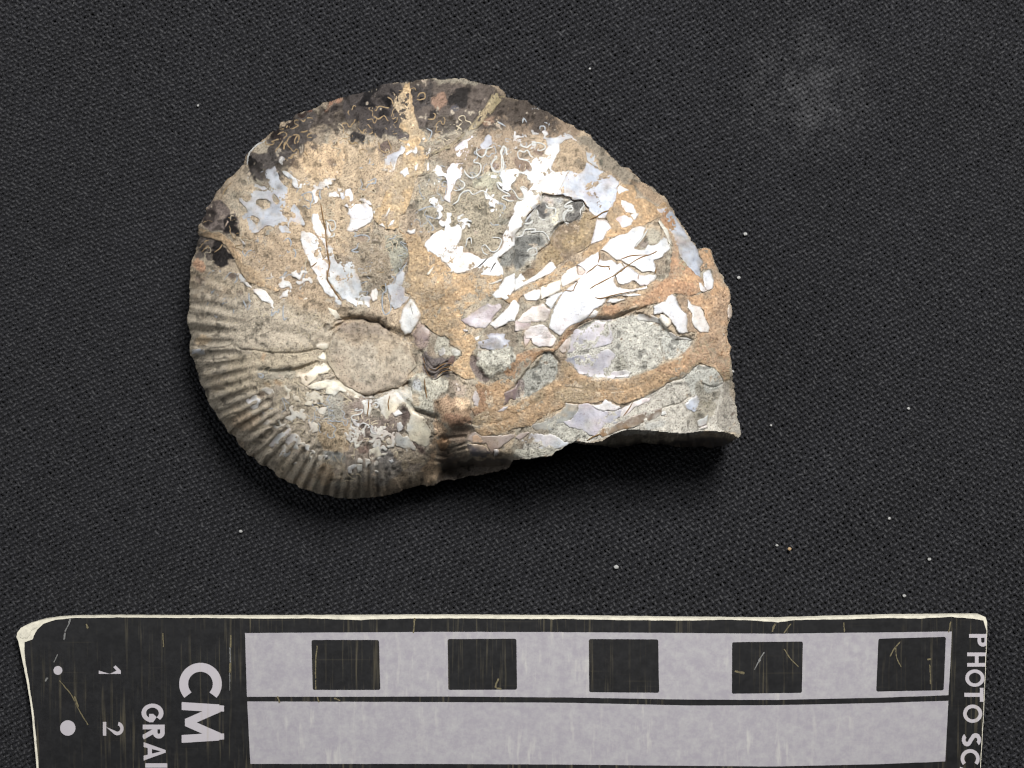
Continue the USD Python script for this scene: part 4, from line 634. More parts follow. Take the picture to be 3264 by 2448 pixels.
    ('G 860,780 900,710 970,730 980,780 1040,810 1000,850 990,900 940,935 900,910 870,850', W, None, 0.14), ('G 1020,690 1090,650 1150,680 1190,720 1130,750 1100,740 1060,710', (200, 196, 184), None, 0.12), ('G 1240,1210 1300,1190 1360,1150 1400,1210 1440,1220 1490,1250 1460,1330 1480,1420 1400,1380 1330,1360 1260,1330 1190,1370 1130,1360 1180,1290', (214, 214, 210), (190, 190, 182), 0.12), ('G 1260,1420 1310,1370 1390,1420 1370,1480 1280,1520 1250,1470', (204, 204, 200), None, 0.14), ('G 1480,480 1600,470 1680,390 1790,370 1870,430 1830,480 1720,520 1680,560 1560,650 1520,600 1500,520 1450,540 / G 1510,570 1540,560 1570,610 1540,620 / G 1550,530 1570,525 1590,570 1570,585', (224, 212, 180), (208, 198, 172), 0.2), ('G 1600,650 1700,600 1900,560 1980,590 2036,640 H 100,680 240,775 400,745 600,695 740,640 790,680 800,760 830,850 860,930 980,1050 1030,1200 1020,1330 970,1380 880,1330 800,1300 740,1180 790,1000 760,900 690,870 650,850 600,960 540,960 520,1050 470,1050 430,980 420,870 340,830 290,1010 230,970 220,870 180,800 60,760 G 1970,700 1900,760 1800,740 1800,680 1650,690', (220, 210, 180), (204, 202, 192), 0.16), ('G 1550,1340 1600,1340 1660,1410 1600,1420 1550,1400', (214, 212, 204), None, 0.12), ('G 190,210 260,190 340,200 360,260 290,280 240,240 200,300', (194, 196, 200), None, 0.16), ('G 1680,150 1750,110 1850,120 1840,180 1780,210 1700,190', (204, 194, 168), None, 0.25), ('G 1700,290 1780,240 1835,300 1800,340 1720,320', (216, 206, 178), None, 0.25),
    ('H 580,980 640,930 690,970 640,1020 600,1010', (228, 226, 220), None, 0.24), ('H 290,1440 340,1390 400,1370 420,1430 440,1480 330,1540 290,1500 / H 300,1480 330,1450 340,1490 310,1510', (222, 214, 190), None, 0.14), ('H 420,1450 515,1450 480,1475 430,1480', (222, 214, 190), None, 0.14), ('H 620,1090 660,1080 700,1130 680,1180 640,1200 620,1150', (188, 190, 188), None, 0.14), ('H 590,1290 620,1250 650,1200 690,1260 740,1240 800,1300 860,1400 890,1440 780,1410 700,1400 640,1350', (204, 202, 190), (176, 176, 168), 0.14), ('H 70,1040 120,1060 150,1090 190,1060 200,1110 150,1140 120,1120', (214, 214, 216), None, 0.14), ('H 100,1300 120,1280 160,1330 190,1290 180,1360 120,1400', (206, 202, 186), None, 0.12), ('H 300,1110 340,1120 340,1180 390,1200 380,1220 330,1210 300,1170', (210, 210, 212), None, 0.12), ('H 490,1290 530,1270 580,1310 560,1340 510,1340', (214, 206, 184), None, 0.12),
    ('K 680,250 760,210 770,240 720,270 740,310 700,300', (212, 210, 204), None, 0.14), ('K 760,220 830,220 820,280 780,290', (206, 204, 192), None, 0.12), ('K 880,240 940,190 975,215 920,240', (208, 204, 190), None, 0.12), ('K 1050,190 1080,180 1090,200 1070,215', (214, 214, 212), None, 0.12), ('K 310,60 380,95 390,110 330,100', (214, 208, 196), None, 0.12), ('K 880,290 940,275 980,300 930,295', (206, 200, 182), None, 0.12), ('K 200,200 240,205 240,225 210,220', (210, 208, 204), None, 0.12), ('K 480,140 510,140 500,170 485,165', W, None, 0.1),
    ('D 1490,400 1510,360 1600,380 1690,420 1740,500 1700,560 1750,640 1780,700 1840,760 1820,850 1810,950 1870,1020 1990,1200 1985,1275 1900,1170 1790,1100 1750,1000 1690,890 1620,790 1610,720 1530,580', (240, 240, 238), (226, 228, 232), 0.16), ('D 1630,280 1640,170 1700,150 1740,200 1790,340 1800,480 1820,600 1840,740 1780,690 1800,600 1740,480 1700,420 1650,350', (240, 240, 240), None, 0.14), ('D 1800,220 1850,260 1840,330 1870,400 1830,470 1900,560 1910,690 1950,760 2036,740 E 70,660 110,730 130,850 170,930 190,1060 170,1130 300,1150 290,1270 220,1250 130,1270 0,1200 D 1990,1180 1870,1010 1820,930 1850,740 1820,560 1800,350', (206, 210, 212), (176, 180, 184), 0.12),
    ('D 820,960 870,990 930,1060 980,1040 1070,1080 1130,1150 1180,1200 1170,1280 1100,1230 1020,1200 960,1130 920,1060 860,1020', (238, 236, 232), None, 0.16), ('D 440,1360 520,1390 580,1370 560,1410 500,1420', (196, 198, 204), None, 0.12), ('D 1510,1150 1560,1135 1590,1180 1550,1200', (232, 220, 200), None, 0.16), ('D 1820,1280 1880,1300 1960,1370 2000,1430 1940,1440 1870,1370', (214, 208, 186), None, 0.2), ('D 1090,350 1170,340 1225,380 1210,430 1150,410 1080,420', (176, 176, 160), None, 0.1), ('D 780,460 830,500 840,540 810,530', (196, 192, 194), None, 0.1), ('D 590,310 620,240 640,250 610,310', (222, 196, 168), None, 0.15), ('D 180,1130 210,1120 205,1170 185,1180', (196, 196, 204), None, 0.1),
    ('E 520,1040 590,980 620,900 700,830 715,950 720,1110 770,1150 740,1200 660,1290 600,1310 560,1260 530,1130', (200, 202, 206), (180, 184, 190), 0.14), ('E 780,1180 830,1200 870,1280 915,1370 880,1450 830,1530 790,1590 720,1610 670,1540 650,1430 690,1310 740,1240', (216, 216, 212), None, 0.3), ('E 320,1080 370,1050 395,1090 385,1190 340,1210 315,1150', (232, 230, 224), None, 0.2), ('E 480,200 545,50 540,120 510,180', W, None, 0.3), ('E 415,290 450,265 480,330', W, None, 0.3), ('E 510,320 560,240 595,225 580,280', W, None, 0.3), ('E 750,370 850,335 840,390 780,400', W, None, 0.3), ('E 340,130 365,110 360,160 345,170', W, None, 0.25), ('E 980,890 1030,820 1080,770 1020,870 1000,905', (236, 226, 206), None, 0.25),
    ('O 1130,250 1190,200 1280,260 1270,340 1180,420 1130,380', (148, 124, 122), (170, 146, 130), 0.12), ('O 1560,830 1640,850 1690,910 1650,990 1590,940', (178, 156, 134), None, 0.14), ('O 1370,470 1430,440 1470,470 1450,520 1390,540', (212, 208, 204), (160, 158, 160), 0.2), ('O 1500,440 1560,440 1620,480 1625,530 1560,545 1510,500', (150, 148, 130), None, 0.2), ('O 940,880 1030,870 1060,930 1100,1070 1050,1030 970,960', (230, 218, 190), None, 0.16), ('O 1330,1330 1370,1360 1350,1400 1320,1390', (206, 178, 140), None, 0.2),
]
for text, c1, c2, th_ in SHELLS:
    slab('shell_fragment', poly(text), c1, M_NACRE, (0.55 * th_ if th_ < 0.22 else 0.8 * th_) * MM, spacing=5.0, jag=0.3, col2=c2, rag=11.0 if th_ < 0.2 else 4.5, var=0.26, sat=0.72, gain=0.74 if min(c1) > 225 else (0.70 if c1[2] - c1[0] > 9 and c1[2] > 205 else (0.84 if min(c1) > 170 else 0.70)), edge_fall=0.15, mixin=0.5 if th_ < 0.2 or min(c1) < 220 else 0.22)

BITS = [('G 1080,1080 1650,900 1900,1000 2036,1300 1950,1560 1500,1560 1150,1330', (206, 200, 184), 13), ('H 20,880 560,1000 640,1300 940,1500 700,1600 100,1560', (214, 210, 198), 13), ('G 1250,560 1900,640 1700,850 1300,800', (208, 198, 174), 5),
        ('D 700,880 1480,500 1600,1000 1300,1250 820,1250', (206, 206, 204), 6), ('A 1500,1250 2036,1300 2036,1640 1700,1640', (216, 214, 212), 5), ('B 950,1350 1300,1640 1800,1500 E 2000,60 1500,420 1000,160', (216, 218, 220), 9), ('C 40,700 300,760 340,900 200,1000 20,900', (204, 204, 204), 4)]
for text, col, count in BITS:
    zp = poly(text); x0, y0, x1, y1 = zp.bounds; k = 0
    while k < count:
        c0 = np.array([RNG.uniform(x0, x1), RNG.uniform(y0, y1)])
        if not zp.contains(Point(c0)):
            continue
        k += 1
        arms = []
        for a in RNG.uniform(0, 2 * np.pi, RNG.integers(2, 5)):
            e = c0 + RNG.uniform(9, 26) * np.array([np.cos(a), np.sin(a)]); e2 = e + RNG.uniform(4, 14) * np.array([np.cos(a + 1.3), np.sin(a + 1.3)])
            arms.append(LineString([c0, e, e2]).buffer(RNG.uniform(2.2, 5.0)))
        arms.append(Point(c0).buffer(RNG.uniform(4, 11)))
        slab('shell_fragment', unary_union(arms), col, M_NACRE, 0.04 * MM, spacing=5.0, jag=0.3, rag=4.0, var=0.2, sat=0.7, gain=0.84, edge_fall=0.15, mixin=0.35)

plug = poly('O 180,400 230,290 350,200 440,150 540,130 620,170 720,175 780,230 860,270 930,300 990,380 1050,450 1100,560 1135,650 1100,690 1040,730 1030,820 960,870 840,900 700,940 640,965 560,968 480,940 330,850 250,770 200,680 150,600 140,500')
Z_PLUG = Z_SMOOTH + 0.25 * MM * soft(plug, 26, 0) + Z_FINE * 1.1
def plug_tint(P):
    return ndimage.map_coordinates
m_plug = slab('umbilical_plug', plug, (178, 158, 128), M_STONE, 0.20 * MM, bumpy=0.08 * MM, spacing=6.0, jag=2.0, src=Z_PLUG, col2=(168, 160, 140), var=0.2, edge_fall=0.3, grain=0.05, mixin=0.55, under=0.82, gain=0.92, sat=0.66, label='tan sandstone plug filling the umbilicus')

# ------------------------------------------------------------------ suture lines, cracks and a drawn edge shadow
def ribbon(name, line, width, height, mat, src=None, lift=0.0):
    p = smooth_line(line, 4)
    seg = np.r_[True, np.hypot(*np.diff(p, axis=0).T) > 0.4]; p = p[seg]
    if len(p) < 3:
        return
    p = p + np.stack([noise2(p[:, 0], p[:, 1], 9, 73), noise2(p[:, 0], p[:, 1], 9, 74)], 1) * 2.6
    tg = np.gradient(p, axis=0); tg /= np.linalg.norm(tg, axis=1, keepdims=True) + 1e-9
    nn = np.stack([-tg[:, 1], tg[:, 0]], 1)
    s = np.linspace(0, 1, len(p)); taper = np.clip(np.minimum(s, 1 - s) * len(p) / 3.0 + 0.35, 0, 1)
    wv = width * taper * (1 + 0.75 * noise2(p[:, 0], p[:, 1], 14, 75))
    off, hh = np.array([-0.5, -0.34, 0, 0.34, 0.5]), np.array([-0.5, 0.6, 1.0, 0.6, -0.5])
    Q = p[:, None] + nn[:, None] * (off[None, :, None] * wv[:, None, None])
    zq = z_at(Q[..., 0].ravel(), Q[..., 1].ravel(), src).reshape(Q.shape[:2]) + lift + height * hh[None] * taper[:, None]
    v = ray(Q[..., 0], Q[..., 1], zq).reshape(-1, 3) - BASE
    i, j = np.meshgrid(np.arange(len(p) - 1), np.arange(4), indexing='ij')
    f = np.stack([i * 5 + j, i * 5 + j + 1, (i + 1) * 5 + j + 1, (i + 1) * 5 + j], -1).reshape(-1, 4)
    n0 = np.cross(v[f[0, 1]] - v[f[0, 0]], v[f[0, 3]] - v[f[0, 0]])
    put_mesh(f'{FP}/{name}', v, f if n0[2] > 0 else f[:, ::-1], mat, smooth=True)

SUTURES = {
 't': 'A 1250,730 1320,710 1350,680 1390,720 1450,690 1470,680 1430,650 1430,620 1500,610 1540,630 1570,590 1650,590; A 1220,790 1270,760 1320,760 1330,800 1290,830 1210,850 1150,870 1190,880; A 1310,930 1360,830 1420,790 1480,800 1470,880 1430,890 1440,830 1470,790; A 1500,760 1560,750 1620,720; A 1640,760 1590,790 1590,820 1640,820; A 1090,830 1080,900 1150,910 1180,890; A 570,1390 640,1320 720,1280 780,1200; A 480,1590 540,1550 600,1440 690,1340; B 350,560 400,600 470,560 520,630 560,600 590,530; B 230,490 310,460 370,500 400,450 480,460 550,470; B 500,330 560,370 590,450 640,340; B 870,340 900,290 950,290 960,350 900,370 860,360; B 990,600 1060,600 1085,550 1060,530; B 150,700 210,770 230,730 290,780 350,760 370,820 350,890 400,880 420,960 480,1000 550,970 540,910 510,840; B 10,830 80,900 120,880 160,910; B 430,690 490,710 540,760 600,730; A 1190,1000 1240,930 1290,850; A 1290,940 1300,960 1310,900 1330,870; A 1310,1080 1380,1060 1430,1020; D 330,260 380,240 440,250; D 280,570 350,490 400,470; D 310,620 380,540 400,580; D 460,620 520,580 560,520; D 740,190 775,240 760,290 740,330 750,350',
 'o': 'B 1180,1000 1250,1040 1300,1010; A 1540,980 1590,1040 1680,1030 1760,1000; D 470,760 520,800 600,790',
 'b': 'A 1490,1590 1510,1520 1580,1480 1640,1490 1645,1570 1620,1620; A 1740,1430 1730,1510 1750,1570; B 250,1030 300,1050 290,1130 230,1180 170,1190; B 980,710 1040,750 1030,810 1000,850; B 1000,1390 1090,1370 1120,1410 1090,1510; B 1000,1250 1020,1330; B 250,1430 290,1380 360,1370 370,1300; J 0,960 80,930 130,990 230,970 310,930 400,980 420,1030; J 430,1220 560,1180 640,1150 700,1180 720,1230 640,1290 700,1330 800,1320; D 820,710 870,610 930,600 960,640; D 960,500 980,440 1000,560 1030,640; D 1290,490 1350,450 1385,500 1380,550; D 1330,590 1350,620 1380,600; D 1380,720 1430,680 1440,610 1410,580; D 1080,930 1180,930 1270,920 1330,860 1330,810; D 360,910 430,850 510,830 550,870; D 570,970 610,910 660,860 720,880 740,950 700,990; D 380,1040 440,1060 430,1110 480,1060 510,1140 530,1040; D 375,1260 400,1200 440,1140; D 540,1230 580,1180 640,1150; D 550,1250 590,1220 640,1230 630,1270; D 715,1160 720,1220 740,1250 700,1270 700,1360; D 880,1100 880,1180 900,1220 860,1320 840,1260 810,1190 820,1130; D 1150,1160 1200,1150 1210,1200 1180,1230; D 1250,1230 1230,1340 1200,1330 1150,1390 1160,1290; D 1280,1190 1310,1200 1290,1320 1300,1430 1340,1400; E 970,210 1000,190 1080,215 1135,180 1120,120 1080,80 1010,70 900,110 840,150; E 970,210 1040,290 1060,350 960,380 890,370; E 30,390 100,380 130,400 110,430 200,410 280,430 290,470 230,510 160,510 140,570 80,600 130,620 210,600 190,680; E 530,460 580,450 620,410; E 570,660 560,720 600,790 580,830 510,820 440,800 470,740; E 430,830 310,830 320,880 350,890; E 480,950 490,1080 450,1130 450,1290 480,1370 540,1330 550,1260 520,1130; E 540,880 590,920 680,830 740,740; E 1690,240 1740,250 1770,290 1850,290 1890,330; E 1850,40 1910,50 1900,110 1940,130; C 360,640 420,660 400,690 440,700; C 310,740 310,690 360,690 370,750; C 100,650 110,590 150,640; C 210,480 260,470 300,490; B 1820,625 1880,660 1930,690; G 980,490 1040,500 1050,530 1020,540 990,500',
 'w': 'A 860,1150 870,1050 900,990 980,910 1080,860; B 1590,940 1580,1010 1640,1060 1690,1010 1700,960 1790,935; B 1560,1080 1550,1120 1620,1140 1630,1210 1590,1280 1520,1310 1450,1260 1430,1210; B 1800,1060 1760,1140 1780,1200 1830,1230 1880,1190 1880,1040 1900,940 1940,960 1940,1020 2000,1000; B 1370,1330 1430,1370 1420,1430 1340,1460 1300,1450; B 1290,1630 1350,1590 1380,1520 1430,1470 1490,1460 1520,1500 1570,1500 1640,1460 1700,1500 1720,1540; J 480,470 520,400 570,350 560,320 530,350; J 480,470 490,560 560,600 640,590 690,500 680,350 640,260 690,140 740,220 750,290 830,240; J 940,240 950,330 1000,370 1090,390 1150,420; J 1000,120 1040,150 1110,160 1180,110 1260,80 1380,100 1430,150 1400,200 1300,220 1310,180; J 950,260 980,220 1050,250 1100,210 1140,250 1170,310 1240,350; J 570,780 610,880 700,950 790,990 800,1020 700,1020 680,1060 780,1110 880,1110; J 850,900 920,1010 960,1070 1040,1070 1050,1000 1010,920 990,880 1040,860 1120,900; J 1290,1270 1300,1370 1360,1430 1440,1440 1500,1390 1580,1370 1610,1300 1590,1240 1480,1230 1430,1160; J 2050,1090 1900,1110 1780,1180 1770,1220 1840,1220 1910,1230 1890,1280 1780,1290 1740,1380 1770,1480 1850,1510; J 2090,1120 2110,1190 2050,1260 2050,1350; J 1180,1400 1190,1460 1130,1510 1060,1510; F 0,440 90,420 130,350 240,340 250,360 200,380 330,370 400,430 420,480; F 150,620 180,580 250,570 270,630 200,660; F 120,270 200,270 220,230; F 600,70 690,60 640,110 600,190 600,260; F 450,290 520,250 570,250; E 1640,550 1680,530 1720,570 1760,610 1820,600 1860,540 1880,470 1830,440 1760,440; E 1640,550 1660,620 1710,650; E 1450,550 1470,460 1510,450 1520,520; D 1700,570 1740,560 1745,600; D 1830,240 1900,240 1920,320 1870,360 1850,280; D 1900,380 1900,420 1830,440; D 1640,430 1690,440 1700,490 1650,510 1630,470; H 150,905 120,940 210,930 180,980 90,1000 80,1040 150,1060; H 70,1090 80,1140 130,1190 110,1220 60,1180; H 180,1100 230,1090 290,1130 270,1150; H 300,1140 320,1200 380,1220; H 330,870 370,840 400,870 380,900 350,890; F 1600,340 1560,420 1460,550; F 1750,580 1850,540 1870,500',
 'c': 'B 1255,655 1300,710 1360,780 1410,740 1350,690 1270,650; D 920,1340 950,1305 990,1310 1005,1380; D 1050,1400 1070,1360 1110,1370 1130,1400 1170,1380; D 740,1360 780,1345 820,1345; D 700,1500 710,1470 740,1460; D 570,1480 590,1400 630,1390 630,1430 590,1490; D 400,1420 450,1450 480,1500; D 1600,1390 1640,1360 1740,1390 1660,1420 1620,1490; D 1710,1460 1720,1530 1760,1510 1790,1450; D 1270,1560 1290,1550 1300,1590; D 1330,1540 1350,1510 1370,1560; D 1430,1590 1440,1550 1460,1590; D 1530,1620 1560,1590 1600,1620 1590,1659; G 1080,600 1100,570 1150,580 1170,620 1200,660 1220,630; G 1190,560 1250,570 1300,600 1290,640 1320,680 1300,700; G 1350,740 1380,720 1420,760 1430,800 1380,870; G 1150,940 1200,910 1230,890 1240,920 1280,940; G 1110,1000 1150,980 1210,970; G 1110,1000 1130,1060 1190,1100 1240,1100; G 1010,1190 1020,1150 1050,1130 1090,1150 1100,1190; G 1240,1190 1330,1110 1400,1060 1440,1040 1430,1080 1410,1100 1490,1080 1560,1110; G 1520,990 1560,1000 1570,1040; G 1570,970 1600,1040; G 1480,690 1540,730 1560,760 1620,770; G 1640,890 1700,890 1710,910; G 1680,840 1740,890; G 1520,290 1560,270 1590,270 1570,310 1580,360; G 1610,340 1650,300 1680,330; G 1340,340 1340,300 1370,290 1390,310; G 1460,550 1460,600 1530,640 1570,630; G 1770,1060 1800,1030 1850,1030; G 1700,1130 1720,1150 1710,1110; G 1690,1330 1690,1280 1720,1260; G 1200,1240 1210,1220 1250,1230; G 1080,1380 1110,1400 1150,1350 1210,1290; G 950,1220 950,1280 900,1270 880,1300 960,1340; G 1560,1320 1600,1290 1610,1300; H 330,1100 390,1090 380,1060 310,1090; H 480,1130 500,1080 530,1110 580,1100 560,1150; H 430,1250 470,1190 500,1180; H 440,1290 480,1320 490,1300; H 540,1260 500,1310 570,1340 580,1320; H 0,820 50,810 80,840 50,870 0,840; H 580,1470 620,1430 640,1520; H 60,1380 100,1290 170,1280; H 50,1520 80,1480 130,1490 150,1540; H 940,1530 920,1590 860,1620; K 690,260 720,310 780,310 820,350; K 390,320 420,300 460,310; K 1110,160 1120,110 1100,130; K 1340,240 1360,200 1350,180; G 940,240 980,260; O 640,1260 640,1290 680,1280 710,1270; O 780,1300 800,1270 830,1300 870,1285; O 420,960 330,970 420,1040 270,1030; O 400,1060 340,1060 290,1040',
 'g': '',
}
WID = {'w': 4.4, 'b': 4.6, 'c': 4.4, 't': 4.4, 'o': 4.2}
for key, text in SUTURES.items():
    for item in text.split(';'):
        if item.strip():
            lift = 0.10 * MM if key == 'w' else 0.0
            ribbon('suture_line', pts(item), WID[key], 0.04 * MM, M_LINE[key], lift=lift)
def frill(p0, p1, size, seed):
    """a frilled suture: a meander whose direction swings back and forth at two scales"""
    r = np.random.default_rng(seed)
    L = np.hypot(*(np.array(p1) - p0)); n = int(L / size * 26) + 30
    t_ = np.linspace(0, L / size * 2 * np.pi * 0.8, n)
    phi = 1.5 * np.sin(t_ + r.uniform(0, 6)) + 0.75 * np.sin(2.7 * t_ + r.uniform(0, 6)) + 0.5 * np.sin(5.3 * t_ + r.uniform(0, 6))
    q = np.cumsum(np.stack([np.cos(phi), np.sin(phi)], 1), 0); q -= q[0]
    e = q[-1]; k = L / np.hypot(*e); a = math.atan2(p1[1] - p0[1], p1[0] - p0[0]) - math.atan2(e[1], e[0])
    rot = np.array([[np.cos(a), -np.sin(a)], [np.sin(a), np.cos(a)]])
    return np.array(p0) + (q * k) @ rot.T
k = 0
for deg in range(100, 322, 6):
    for r0, r1 in ((190, 300), (310, 420), (430, 530), (520, 640), (640, 735), (700, 790), (760, 850)):
        k += 1
        if RNG.random() > (0.28 if 145 < deg < 235 else 0.6):
            continue
        a0, a1 = math.radians(deg + RNG.uniform(-2, 2)), math.radians(deg + RNG.uniform(-4, 4) + 3)
        p0 = np.array([ucx + r0 * math.cos(a0), ucy + r0 * math.sin(a0)]); p1 = np.array([ucx + r1 * math.cos(a1), ucy + r1 * math.sin(a1)])
        if not (OUT.buffer(-22).contains(Point(p0)) and OUT.buffer(-22).contains(Point(p1))):
            continue
        dark = TINT_AT(np.array([(p0[0] + p1[0]) / 2]), np.array([(p0[1] + p1[1]) / 2]))[0].mean() < 0.12
        f_ = frill(p0, p1, RNG.uniform(34, 52), k)
        f_ = f_[np.array([OUT.buffer(-16).contains(Point(q)) for q in f_])]
        if len(f_) > 12:
            ribbon('suture_line', f_[::2], RNG.uniform(2.4, 3.4), 0.03 * MM, M_LINE['t' if dark else ('c' if RNG.random() < 0.8 else 'b')])
# layered growth lines on the dark spiral wall beside the umbilicus
for k in range(7):
    p = pts('O 1195,500 1215,580 1260,650 1330,660 1400,610 1480,590 1560,610') + np.array([0.9 * k, 6.2 * k])
    ribbon('growth_line', p * [1, 1] + np.array([0, 1.5 * math.sin(k * 2.1)]), 2.6, 0.06 * MM, M_LINE['k' if k % 2 == 0 else 'o'])
CRACK_AND_SHADE_LINES = ['F 900,1060 1000,1000 1190,900 1330,800 1500,690 1650,640 1720,600', 'F 1280,700 1400,660 1600,650', 'F 1000,760 930,820 860,870', 'F 760,970 720,1040 700,1080 600,1080', 'F 1030,620 1020,690 1000,750', 'F 960,1165 1060,1170 1200,1130 1400,1090', 'F 1130,790 1145,830', 'F 1000,770 1060,790 1150,785', 'F 1490,890 1480,950',
          'D 1740,20 1770,200 1800,350 1820,600 1850,760 1820,930 1880,1040 1990,1200', 'J 1370,1010 1410,980 1570,1020 1740,1000 1770,1035 1860,1040 1910,1100 2070,1090 2140,1190 2200,1240', 'J 1240,1230 1140,1340 1090,1400', 'D 1620,800 1660,770 1700,740', 'E 1590,800 1650,750 1710,690', 'E 1740,860 1780,780 1810,740', 'F 1140,110 1060,140 1000,180 900,230', 'F 1690,880 1700,800', 'E 780,1190 800,1310 830,1400', 'I 960,900 1000,850 1040,780', 'I 620,1130 700,1080 760,1060', 'O 840,960 820,1060 830,1140', 'O 610,1010 600,1120 590,1200', 'O 1220,780 1230,900 1250,1010']  # first J path is an edge shadow drawn as a dark ribbon
for c in CRACK_AND_SHADE_LINES:
    ribbon('crack_and_shade_line', pts(c), 3.4, 0.05 * MM, M_LINE['k' if c[0] in 'JE' else 'o'], lift=0.36 * MM if c[0] == 'F' else 0.20 * MM)

# ------------------------------------------------------------------ photo scale card
CARD_T = 1.5 * MM
def card_z(u, v):
    return np.interp(v, [1900, 2448, 2620], [2.6 * MM, 1.75 * MM, 1.5 * MM]) + 0.25 * MM * np.cos((np.asarray(u) - 1700) / 520.0)
CBASE = ray(1620.0, 2300.0, 0.0); CBASE[2] = 0.0
card = thing('photo_scale_card', CBASE, label='worn black and grey centimetre photo scale card below the fossil', category='scale card')
CP = str(card.GetPath())
def flat(name, shape, mat, lift, thick, spacing=60.0, parent=None, label=None, jag=0.0, smooth=30):
    """a sheet of the card: follows the card's gentle bend at its own height"""
    out = None
    for g in geoms(shape):
        B = []
        rings = [g.exterior, *g.interiors]
        for r in rings:
            p0 = shapely.get_coordinates(r)[:-1]
            r2 = shapely.segmentize(r, 14.0) if jag else shapely.segmentize(r, 60.0)
            p = shapely.get_coordinates(r2)[:-1]
            if jag:
                p = p + np.stack([noise2(p[:, 0], p[:, 1], 16, 76), noise2(p[:, 0], p[:, 1], 16, 77)], 1) * jag * 4
            B.append(p)
        g2 = Polygon(B[0], B[1:]).buffer(0); Bv = np.vstack(B)
        x0, y0, x1, y1 = g2.bounds
        xs, ys = np.meshgrid(np.arange(x0, x1, spacing), np.arange(y0, y1, spacing))
        P = np.stack([xs.ravel(), ys.ravel()], 1); inn = g2.buffer(-6)
        P = P[shapely.contains_xy(inn, P[:, 0], P[:, 1])] if not inn.is_empty else P[:0]
        A = np.vstack([Bv, P]); tri = Delaunay(A + RNG.normal(0, 1e-4, A.shape)).simplices
        c = A[tri].mean(1); tri = tri[shapely.contains_xy(g2, c[:, 0], c[:, 1])]
        a, b, d = A[tri[:, 0]], A[tri[:, 1]], A[tri[:, 2]]
        ar = (b[:, 0] - a[:, 0]) * (d[:, 1] - a[:, 1]) - (b[:, 1] - a[:, 1]) * (d[:, 0] - a[:, 0])
        tri = np.where((ar > 0)[:, None], tri[:, ::-1], tri)[np.abs(ar) > 1e-6]
        e = np.vstack([tri[:, [0, 1]], tri[:, [1, 2]], tri[:, [2, 0]]]); es = np.sort(e, 1)
        _, inv, cnt = np.unique(es, axis=0, return_inverse=True, return_counts=True)
        bd = e[cnt[inv.ravel()] == 1]; n = len(A)
        z = card_z(A[:, 0], A[:, 1]) + lift
        up = ray(A[:, 0], A[:, 1], z); lo = up - np.array([0, 0, thick])
        F = np.vstack([tri, tri[:, ::-1] + n, np.stack([bd[:, 1], bd[:, 0], bd[:, 0] + n], 1), np.stack([bd[:, 1], bd[:, 0] + n, bd[:, 1] + n], 1)])
        out = put_mesh(f'{parent or CP}/{name}', np.vstack([up, lo]) - CBASE, F, mat, smooth=smooth)
        if label:
            tag(out, label=label)
    return out
def worn(name, col, scratch, amount, rough, streak=(2000.0, 60.0), blot=0.0, blot_col=(0.5, 0.5, 0.48)):
    """print on the card with scratches that run along it, scuffs and smudges"""
    n = {'tc': ('texture_coordinate', {}), 'mp': ('mapping', {'scale': (streak[0], streak[1], 1.0), 'rotation': (0, 0, 0.03)}), 'mp2': ('mapping', {'scale': (60.0, 2400.0, 1.0), 'rotation': (0, 0, 0.5)}),
         's': ('noise_texture', {'scale': 1.0, 'detail': 3.0, 'roughness': 0.6}), 'sr': ('rgb_ramp', {'ramp': [(0.55, (0, 0, 0)), (0.70, (1, 1, 1))]}),
         's2': ('noise_texture', {'scale': 1.0, 'detail': 2.0, 'roughness': 0.5}), 'sr2': ('rgb_ramp', {'ramp': [(0.66, (0, 0, 0)), (0.74, (1, 1, 1))]}),
         'g': ('noise_texture', {'scale': 85.0, 'detail': 4.0, 'roughness': 0.6}), 'gr': ('rgb_ramp', {'ramp': [(0.38, (0, 0, 0)), (0.60, (1, 1, 1))]}),
         'k': ('noise_texture', {'scale': 700.0, 'detail': 8.0, 'roughness': 0.78}), 'kr': ('rgb_ramp', {'ramp': [(0.40, (0, 0, 0)), (0.75, (1, 1, 1))]}),
         'w1': ('math', {'math_type': 'multiply'}), 'w2': ('math', {'math_type': 'multiply', 'value2': amount}), 'w3': ('math', {'math_type': 'add', 'use_clamp': True}), 'w4': ('math', {'math_type': 'multiply', 'value2': amount * 0.18}),
         'bw': ('math', {'math_type': 'multiply', 'value2': blot}), 'cb': ('mix_color', {'blend_type': 'mix', 'a': tuple(col), 'b': tuple(blot_col)}), 'cm': ('mix_color', {'blend_type': 'mix', 'b': tuple(scratch)}),
         'bp': ('bump', {'strength': 0.25, 'distance': 0.00008}), 'p': ('principled_bsdf', {'roughness': rough, 'specular_ior_level': 0.28})}
    l = [('tc.object', 'mp.vector'), ('tc.object', 'mp2.vector'), ('mp.vector', 's.vector'), ('mp2.vector', 's2.vector'), ('tc.object', 'g.vector'), ('tc.object', 'k.vector'), ('s.fac', 'sr.fac'), ('s2.fac', 'sr2.fac'), ('g.fac', 'gr.fac'), ('k.fac', 'kr.fac'),
         ('sr.color', 'w1.value1'), ('gr.color', 'w1.value2'), ('w1.value', 'w2.value1'), ('sr2.color', 'w4.value1'), ('w2.value', 'w3.value1'), ('w4.value', 'w3.value2'), ('kr.color', 'bw.value1'), ('bw.value', 'cb.fac'), ('cb.result', 'cm.a'), ('w3.value', 'cm.fac'), ('cm.result', 'p.base_color'), ('k.fac', 'bp.height'), ('bp.normal', 'p.normal')]
    return usdkit.material(stage, LOOKS + name, n, l, surface='p.BSDF')
M_CORE = mottled('card_core', (0.62, 0.59, 0.49), 0.3, 900, 0.8, 0.4, 2200, 0.0002)
